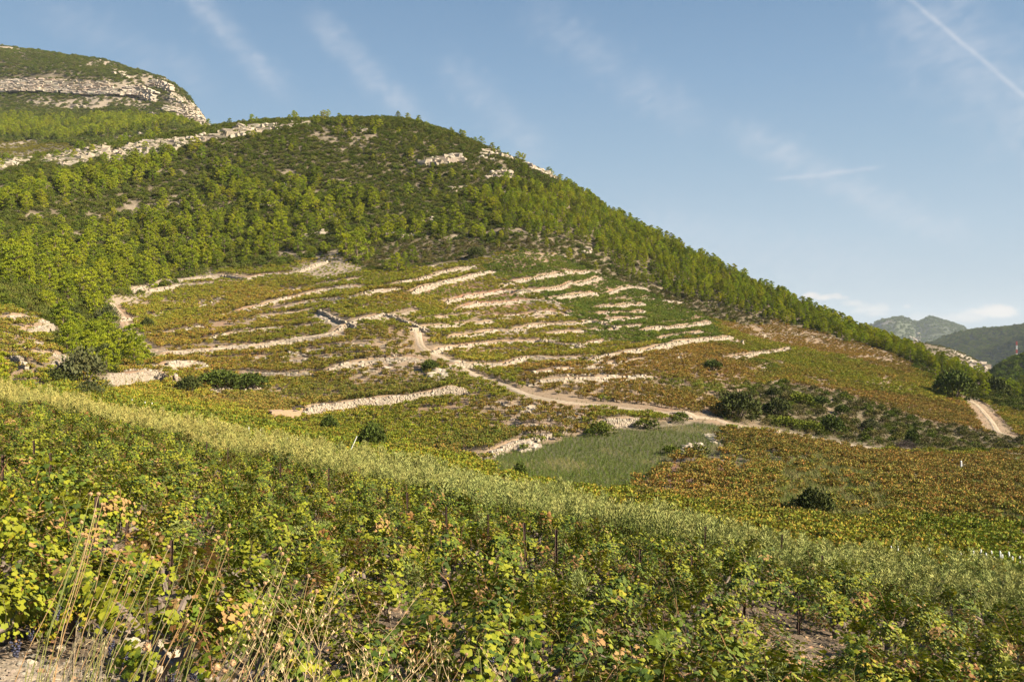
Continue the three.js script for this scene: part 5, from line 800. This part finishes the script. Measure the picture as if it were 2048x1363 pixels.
// ------------------------------------------------------------------ posts, stakes, cistern, stick pile, mast
{
  const sh = new THREE.Shape(); [[-0.022, 0], [0.022, 0], [0.022, 0.006], [0.004, 0.006], [0.004, 0.04], [-0.004, 0.04], [-0.004, 0.006], [-0.022, 0.006]].forEach((p, i) => (i ? sh.lineTo(p[0], p[1]) : sh.moveTo(p[0], p[1])));
  const prof = new THREE.ExtrudeGeometry(sh, { depth: 2.1, bevelEnabled: false }); prof.rotateX(-Math.PI / 2); prof.scale(1.55, 1, 1.55); prof.translate(0, -0.6, 0);
  const hooks = mergeGeometries(range(0.35, 1.3, 9).flatMap((y) => [-1, 1].map((s) => { const b = new THREE.BoxGeometry(0.012, 0.014, 0.012); b.translate(s * 0.038, y, -0.006); return b; })));
  seed(101);
  postSpots.forEach(([px, p, up], i) => {
    const o = new THREE.Group(); mesh('profile', prof, M.rust, o); mesh('wire_hooks', hooks, M.rust, o);
    o.position.set(p[0], p[1] + up - 1.5, p[2]); o.rotation.set(rr(-0.04, 0.04), rr(-0.5, 0.5) + 2.6, rr(-0.05, 0.05)); if (px === 1055) o.rotation.z = -0.09; if (px === 247) o.rotation.z = 0.06;
    tag(o, i === 3 ? 'reddish rusty steel post rising beside the bare gnarled vine arms' : i === 2 ? 'tilted rusty steel post beside the patch of bare soil' : i === 11 ? 'leaning dark steel post beside a feathery weed clump' : i === 20 ? 'dark steel post at the far end of the near field beside the yellow green pine' : 'dark rusty steel trellis post standing among near vines', 'post', i === 3 || i === 2 || i === 11 || i === 20 ? null : 'steel posts in the near field'); top(o, 'vine_post');
  });
  const tubeG = new THREE.CylinderGeometry(0.035, 0.04, 0.75, 8, 1, true); tubeG.translate(0, 0.32, 0); const tipG = new THREE.ConeGeometry(0.035, 0.05, 8); tipG.translate(0, 0.72, 0);
  const stakes = [[263, 800], [276, 812], [290, 805], [303, 808], [310, 806], [325, 820], [340, 842], [343, 848], [350, 850], [393, 842], [398, 850], [403, 862], [417, 852], [434, 860], [442, 866], [450, 860], [467, 865], [481, 855], [498, 858], [506, 857], [520, 858], [520, 870], [543, 868], [518, 885], [575, 872], [594, 880], [587, 885], [608, 880], [637, 886], [790, 905], [820, 912], [1783, 1090], [1788, 1093], [1797, 1094], [1857, 1100], [1923, 1104], [1949, 1108], [1960, 1112], [1963, 1106], [1970, 1114], [1974, 1110], [1985, 1106], [1990, 1114], [2003, 1110], [2006, 1112], [2020, 1112], [2025, 1116], [2040, 1114]];
  stakes.forEach(([px, py]) => {
    const w = weedD(px), p = hill.spot(px, py, w + weedDepth(px) * 0.85, 110, 0.8), o = new THREE.Group(); mesh('tube', tubeG, M.white, o); mesh('tip', tipG, M.white, o);
    o.position.set(p[0], p[1], p[2]); o.rotation.set(rr(-0.05, 0.05), 0, rr(-0.06, 0.06)); o.scale.setScalar(rr(0.85, 1.2)); o.scale.y *= px > 1700 ? 1.2 : 1.15;
    tag(o, px > 1000 ? 'short white vine guard stake rising over the feathery weeds before the brown field' : 'short white vine guard stake among young green vines below the cistern', 'stake', px > 1000 ? 'white stakes before the brown field' : 'white stakes below the cistern'); top(o, 'vine_stake');
  });
  { const p = hill.spot(690, 925, 60), o = new THREE.Group(); mesh('shaft', new THREE.CylinderGeometry(0.03, 0.035, 2.4, 8), M.white, o).position.y = 0.9; mesh('cap', new THREE.SphereGeometry(0.036, 8, 6), M.white, o).position.y = 2.1; o.position.set(...p); o.rotation.z = -0.42; tag(o, 'thin white pole leaning over the bright yellow green vines', 'pole'); top(o, 'leaning_pole'); }
  { const p = hill.spot(1923, 948, 60), o = new THREE.Group(); mesh('shaft', new THREE.CylinderGeometry(0.09, 0.11, 1.5, 8), M.white, o).position.y = 0.7; mesh('cap', new THREE.ConeGeometry(0.1, 0.1, 8), M.white, o).position.y = 1.5; o.position.set(...p); tag(o, 'stubby white marker post in the brown right field', 'post'); top(o, 'marker_post'); }
  // concrete cistern
  { const p = hill.spot(563, 842, 70), s = -p[2] * 58 / F / 3.2, sh2 = new THREE.Shape(); sh2.moveTo(-1.6, -1.2); sh2.lineTo(1.6, -1.2); sh2.lineTo(1.6, 1.2); sh2.lineTo(-1.6, 1.2); const hole = new THREE.Path(); hole.moveTo(-1.35, -0.95); hole.lineTo(1.35, -0.95); hole.lineTo(1.35, 0.95); hole.lineTo(-1.35, 0.95); sh2.holes.push(hole);
    const cc = new THREE.MeshStandardMaterial({ map: M.concrete.map, color: new THREE.Color(0.50, 0.34, 0.215), roughness: 0.95 });
    const wallsG = new THREE.ExtrudeGeometry(sh2, { depth: 1.5, bevelEnabled: true, bevelSize: 0.02, bevelThickness: 0.02, bevelSegments: 1 }); wallsG.rotateX(-Math.PI / 2); wallsG.translate(0, -0.6, 0);
    const o = new THREE.Group(); mesh('walls', wallsG, cc, o); const fl = mesh('floor', new THREE.BoxGeometry(2.72, 0.1, 1.92), cc, o); fl.position.y = -0.3; const lid = mesh('cover_slab', new THREE.BoxGeometry(1.5, 0.08, 2.3), cc, o); lid.position.set(-0.8, 0.965, 0); lid.rotation.z = 0.004;
    o.position.set(p[0], p[1] + 0.15, p[2] - 1); o.scale.setScalar(s); o.rotation.y = 0.5; tag(o, 'square open concrete cistern at the end of the long tall stone wall', 'cistern'); top(o, 'cistern'); }
  // heap of pruned branches
  { seed(111); const p = hill.spot(1812, 898, 84), g = new GB(), R = 24 * -p[2] / F; for (let k = 0; k < 420; k++) { const a = rr(0, 6.28), q = Math.sqrt(rnd()), c = [Math.cos(a) * q * R, (1 - q * q) * R * 0.85 * rr(0.3, 1) + 0.05, Math.sin(a) * q * R], b = rr(0, 6.28), l = rr(0.3, 0.8), e = [c[0] + Math.cos(b) * l, Math.max(0.02, c[1] + rr(-0.25, 0.25)), c[2] + Math.sin(b) * l]; tube(g, [c, [(c[0] + e[0]) / 2, (c[1] + e[1]) / 2 + rr(-0.05, 0.05), (c[2] + e[2]) / 2], e], [0.028, 0.022, 0.012], 3, pick([[0.075, 0.05, 0.045], [0.11, 0.075, 0.06], [0.05, 0.035, 0.03]])); } const o = new THREE.Mesh(g.build(), M.bark); o.position.set(...p); tag(o, 'dark heap of pruned branches beside the track', 'stick pile'); top(o, 'stick_pile'); }
  // stone pillar on the upper terrace
  { seed(112); const p = hill.spot(1485, 694, 84), g = new GB(); for (let k = 0; k < 7; k++) stone(g, [rr(-0.05, 0.05), 0.1 + k * 0.24, rr(-0.05, 0.05)], 0.35 - k * 0.015, 0.13, 0.33 - k * 0.015, rr(0, 1), vary(LIME, 0.15), 0.2); const o = new THREE.Mesh(g.build(), M.stone); o.position.set(...p); tag(o, 'small square stone pillar on the grassy terrace', 'pillar'); top(o, 'stone_pillar'); }
  // far mast
  { const p = rightHill.spot(2034, 712, 430), o = new THREE.Group(), red = new THREE.MeshStandardMaterial({ color: new THREE.Color(0.45, 0.05, 0.04), roughness: 0.6 }); for (let k = 0; k < 4; k++) { const parts = []; for (let j = 0; j < 3; j++) { const a = j * 2.094, b = new THREE.CylinderGeometry(0.12, 0.12, 3, 5); b.translate(Math.cos(a) * 0.45, 0, Math.sin(a) * 0.45); parts.push(b); const r = new THREE.CylinderGeometry(0.07, 0.07, 1.6, 4); r.rotateZ(Math.PI / 4); r.rotateY(a); parts.push(r); } mesh('mast_section', mergeGeometries(parts), k & 1 ? red : M.white, o).position.y = 1.5 + k * 3; } o.position.set(...p); tag(o, 'thin red and white mast on the far dark slope', 'mast'); top(o, 'radio_mast'); }
}
// ------------------------------------------------------------------ dry stalks and stones on the bank in front
{
  const headG = [0, 1, 2].map((k) => { seed(6000 + k); const g = new GB(); for (let i = 0; i < 110; i++) { const d = ball(), c = vary([0.42, 0.27, 0.15], 0.25); kite(g, [d[0] * 0.55, d[1] * 0.55, d[2] * 0.55], norm([d[0] + rr(-0.3, 0.3), d[1] + rr(-0.3, 0.3), d[2] + rr(-0.3, 0.3)]), rr(0.35, 0.5), rr(0.1, 0.16), c); } rock(g, [0, 0, 0], 0.7, 1, [0.36, 0.23, 0.13], 1, 0.15); return g.build(); });
  const Zc = [[530, 255], [575, 255], [595, 315], [555, 385], [555, 352], [475, 420], [915, 490], [845, 555], [890, 628], [985, 565], [705, 585], [610, 580], [770, 540], [765, 655], [840, 658], [1340, 440], [1088, 495], [1275, 510], [1138, 600], [1330, 578], [1638, 573], [1650, 605], [1685, 640], [1805, 735], [1730, 770], [1660, 720], [1550, 778], [1975, 748], [1855, 825], [1630, 860], [1575, 850], [1465, 905], [1725, 915], [1170, 925], [1095, 965], [1575, 993], [1520, 1005], [1425, 1010], [1490, 1055], [1098, 1000], [1130, 1110], [1485, 1100], [1695, 1012], [1385, 1125], [1535, 1172], [1655, 1160], [1705, 1128], [1145, 1170], [560, 750], [500, 550], [480, 490], [665, 770], [755, 750], [1040, 875], [1620, 1150, 2], [1360, 1245, 2], [1315, 1285, 2], [860, 1150, 2], [1975, 748], [1265, 1270, 1.5]].map(([x, y, s]) => [x / 2.926, 900 + y / 2.926, s || 1]);
  const heads = [...Zc, [675, 1156, 1], [617, 1151, 1], [633, 1182, 1], [1031, 1280, 1.6], [933, 1308, 1.3], [1182, 1307, 1.2], [1229, 1333, 1.2], [1112, 1355, 1]];
  heads.forEach(([px, py, s], i) => {
    seed(6100 + i); const d = s > 1.4 ? rr(4.0, 4.4) : rr(4.9, 5.8), h = at(px, py, d), bx = h[0] - rr(0.25, 0.6), bz = h[2] + rr(-0.1, 0.25), by = hill.h(bx, bz), g = new GB(), col = rnd() < 0.35 ? [0.17, 0.18, 0.06] : rnd() < 0.6 ? [0.30, 0.19, 0.09] : [0.36, 0.27, 0.15];
    const mid = [lerp(bx, h[0], 0.55) - 0.04, lerp(by, h[1], 0.5), lerp(bz, h[2], 0.5)], r = (s > 1.4 ? 0.021 : 0.0135) * rr(0.85, 1.15) * (s === 1 ? 1 : 1.05);
    tube(g, [[0, -0.05, 0], [(mid[0] - bx) * 0.55, (mid[1] - by) * 0.5, (mid[2] - bz) * 0.5], [mid[0] - bx, mid[1] - by, mid[2] - bz], [lerp(mid[0], h[0], 0.6) - bx, lerp(mid[1], h[1], 0.55) - by, lerp(mid[2], h[2], 0.6) - bz], [h[0] - bx, h[1] - by - r * 0.5, h[2] - bz]], [0.0032, 0.003, 0.0027, 0.0024, 0.002], 4, col, 0.05);
    const o = new THREE.Group(); mesh('stem', g.build(), M.dry, o); const hd = mesh('seed_head', headG[i % 3], M.dry, o); hd.position.set(h[0] - bx, h[1] - by, h[2] - bz); hd.scale.setScalar(r); hd.rotation.set(rr(0, 3), rr(0, 3), 0); o.position.set(bx, by, bz);
    tag(o, s > 1.4 ? 'dry stalk with a large round tan seed head' : 'thin dry stalk with a small round tan seed head', 'dry stalk', s > 1.4 ? 'large seed head stalks' : 'small seed head stalks'); top(o, 'seed_stalk');
  });
  // clumps of tall thin rush like stems
  [[95, 1410, 4.5, 26], [165, 1405, 4.7, 24], [40, 1420, 4.3, 12]].forEach(([px, py, d, n], i) => {
    seed(6300 + i); const b = at(px, py, d), y = hill.h(b[0], b[2]), g = new GB(), t = new GB();
    for (let k = 0; k < n; k++) { const x0 = rr(-0.16, 0.16), z0 = rr(-0.1, 0.1), L = rr(0.5, 0.98), lx = rr(0.02, 0.42), c = pick([[0.13, 0.13, 0.045], [0.19, 0.165, 0.12], [0.16, 0.17, 0.05], [0.24, 0.19, 0.12], [0.12, 0.10, 0.075]]), e = [x0 + lx * L * 0.9, L, z0 + rr(-0.15, 0.15)]; tube(g, [[x0, -0.05, z0], [lerp(x0, e[0], 0.28), L * 0.35, lerp(z0, e[2], 0.3)], [lerp(x0, e[0], 0.62), L * 0.7, lerp(z0, e[2], 0.7)], e], [0.0034, 0.003, 0.0024, 0.0012], 4, c, 0.06); for (let q = 0; q < 5; q++) { const f = rr(0.75, 1); kite(t, [lerp(x0, e[0], f) + rr(-0.01, 0.01), L * f, lerp(z0, e[2], f)], norm([rr(-0.5, 0.8), 1, rr(-0.5, 0.5)]), 0.025, 0.004, vary([0.22, 0.18, 0.10], 0.3)); } }
    const o = new THREE.Group(); mesh('stems', g.build(), M.dry, o); mesh('seed_scales', t.build(), M.dry, o); o.position.set(b[0], y, b[2]); tag(o, ['dense clump of tall grey green stems leaning over the gravel', 'second clump of tall leaning stems beside the white stones', 'sparse clump of tall stems at the gravel edge'][i], 'stem clump'); top(o, 'stem_clump');
  });
  // straw coloured branching weeds
  [[600, 1440, 4.9, 0.2], [655, 1430, 5.0, -0.05], [700, 1450, 4.8, 0.45], [770, 1440, 5.2, 0.6], [560, 1450, 4.7, 0.1], [640, 1450, 4.6, 0.7], [905, 1420, 5.6, 0.1]].forEach(([px, py, d, lean], i) => {
    seed(6400 + i); const b = at(px, py, d), y = hill.h(b[0], b[2]), g = new GB(), bud = new GB(), c = [0.42, 0.31, 0.18];
    const branch = (p, dir, L, r, lev) => { const pts = [p]; let q = p, dd = dir; for (let k = 0; k < 4; k++) { dd = norm([dd[0] + rr(-0.13, 0.13), dd[1] + rr(-0.06, 0.1), dd[2] + rr(-0.13, 0.13)]); q = [q[0] + dd[0] * L / 4, q[1] + dd[1] * L / 4, q[2] + dd[2] * L / 4]; pts.push(q); if (lev < 2) { const m = lev === 0 ? (k & 1 ? 2 : 1) : rnd() < 0.6 ? 1 : 0; for (let e = 0; e < m; e++) { const a = rr(0, 6.28); branch(q, norm([dd[0] * 0.7 + Math.cos(a) * 0.8, dd[1] * 0.8 + 0.15, dd[2] * 0.7 + Math.sin(a) * 0.8]), L * rr(0.28, 0.5), r * 0.55, lev + 1); } } for (let e = 0; e < 1; e++) if (rnd() < 0.6) kite(bud, [q[0] + rr(-0.006, 0.006), q[1], q[2] + rr(-0.006, 0.006)], norm([rr(-0.6, 0.6), 1, rr(-0.6, 0.6)]), 0.022, 0.0042, vary([0.48, 0.36, 0.21], 0.2)); } tube(g, pts, [r, r * 0.85, r * 0.7, r * 0.5, r * 0.3], 3, c, 0.08); for (let e = 0; e < 3; e++) kite(bud, q, norm([dd[0] + rr(-0.4, 0.4), dd[1] + 0.3, dd[2] + rr(-0.4, 0.4)]), 0.026, 0.0045, vary([0.48, 0.36, 0.21], 0.2)); };
    for (let k = 0; k < 2; k++) branch([rr(-0.04, 0.04), -0.03, rr(-0.04, 0.04)], norm([lean + rr(-0.35, 0.35), 1, rr(-0.3, 0.3)]), rr(0.55, 0.85), 0.0036, 0);
    const o = new THREE.Group(); mesh('stems', g.build(), M.dry, o); mesh('seed_buds', bud.build(), M.dry, o); o.position.set(b[0], y, b[2]); tag(o, i === 6 ? 'dry straw coloured weed with bare twigs beside the bare soil patch' : 'straw coloured branching dry weed in front of the yellowing vines', 'dry weed', i === 6 ? null : 'straw coloured dry weeds'); top(o, 'dry_weed');
  });
  // white stones at the corner of the field
  [[255, 1296, 0.13, 'lichen spotted white limestone block at the gravel edge'], [300, 1306, 0.17, 'large white limestone block beside the lichen spotted one'], [338, 1325, 0.15, 'rough white limestone block under the vine leaves'], [410, 1356, 0.12, 'pale limestone block at the foot of the seed stalks'], [222, 1330, 0.07, 'small rounded white stone on the gravel'], [320, 1350, 0.11, 'flat pale stone in front of the white blocks'], [60, 1330, 0.06, 'small pale stone among the leaning stems'], [120, 1300, 0.06, 'small pale stone beside the shaded vine foot'], [180, 1352, 0.05, 'little white stone at the near gravel edge']].forEach(([px, py, r, label], i) => { seed(6500 + i); const p = hill.spot(px, py, 6.3), g = new GB(); rock(g, [0, 0, 0], r, 0.72, [0.47, 0.395, 0.305], 2, 0.4); const o = new THREE.Mesh(g.build(), M.stone); o.position.set(p[0], p[1] + r * 0.3, p[2]); tag(o, label, 'stone'); top(o, 'limestone_block'); });
}
renderer.render(scene, camera);
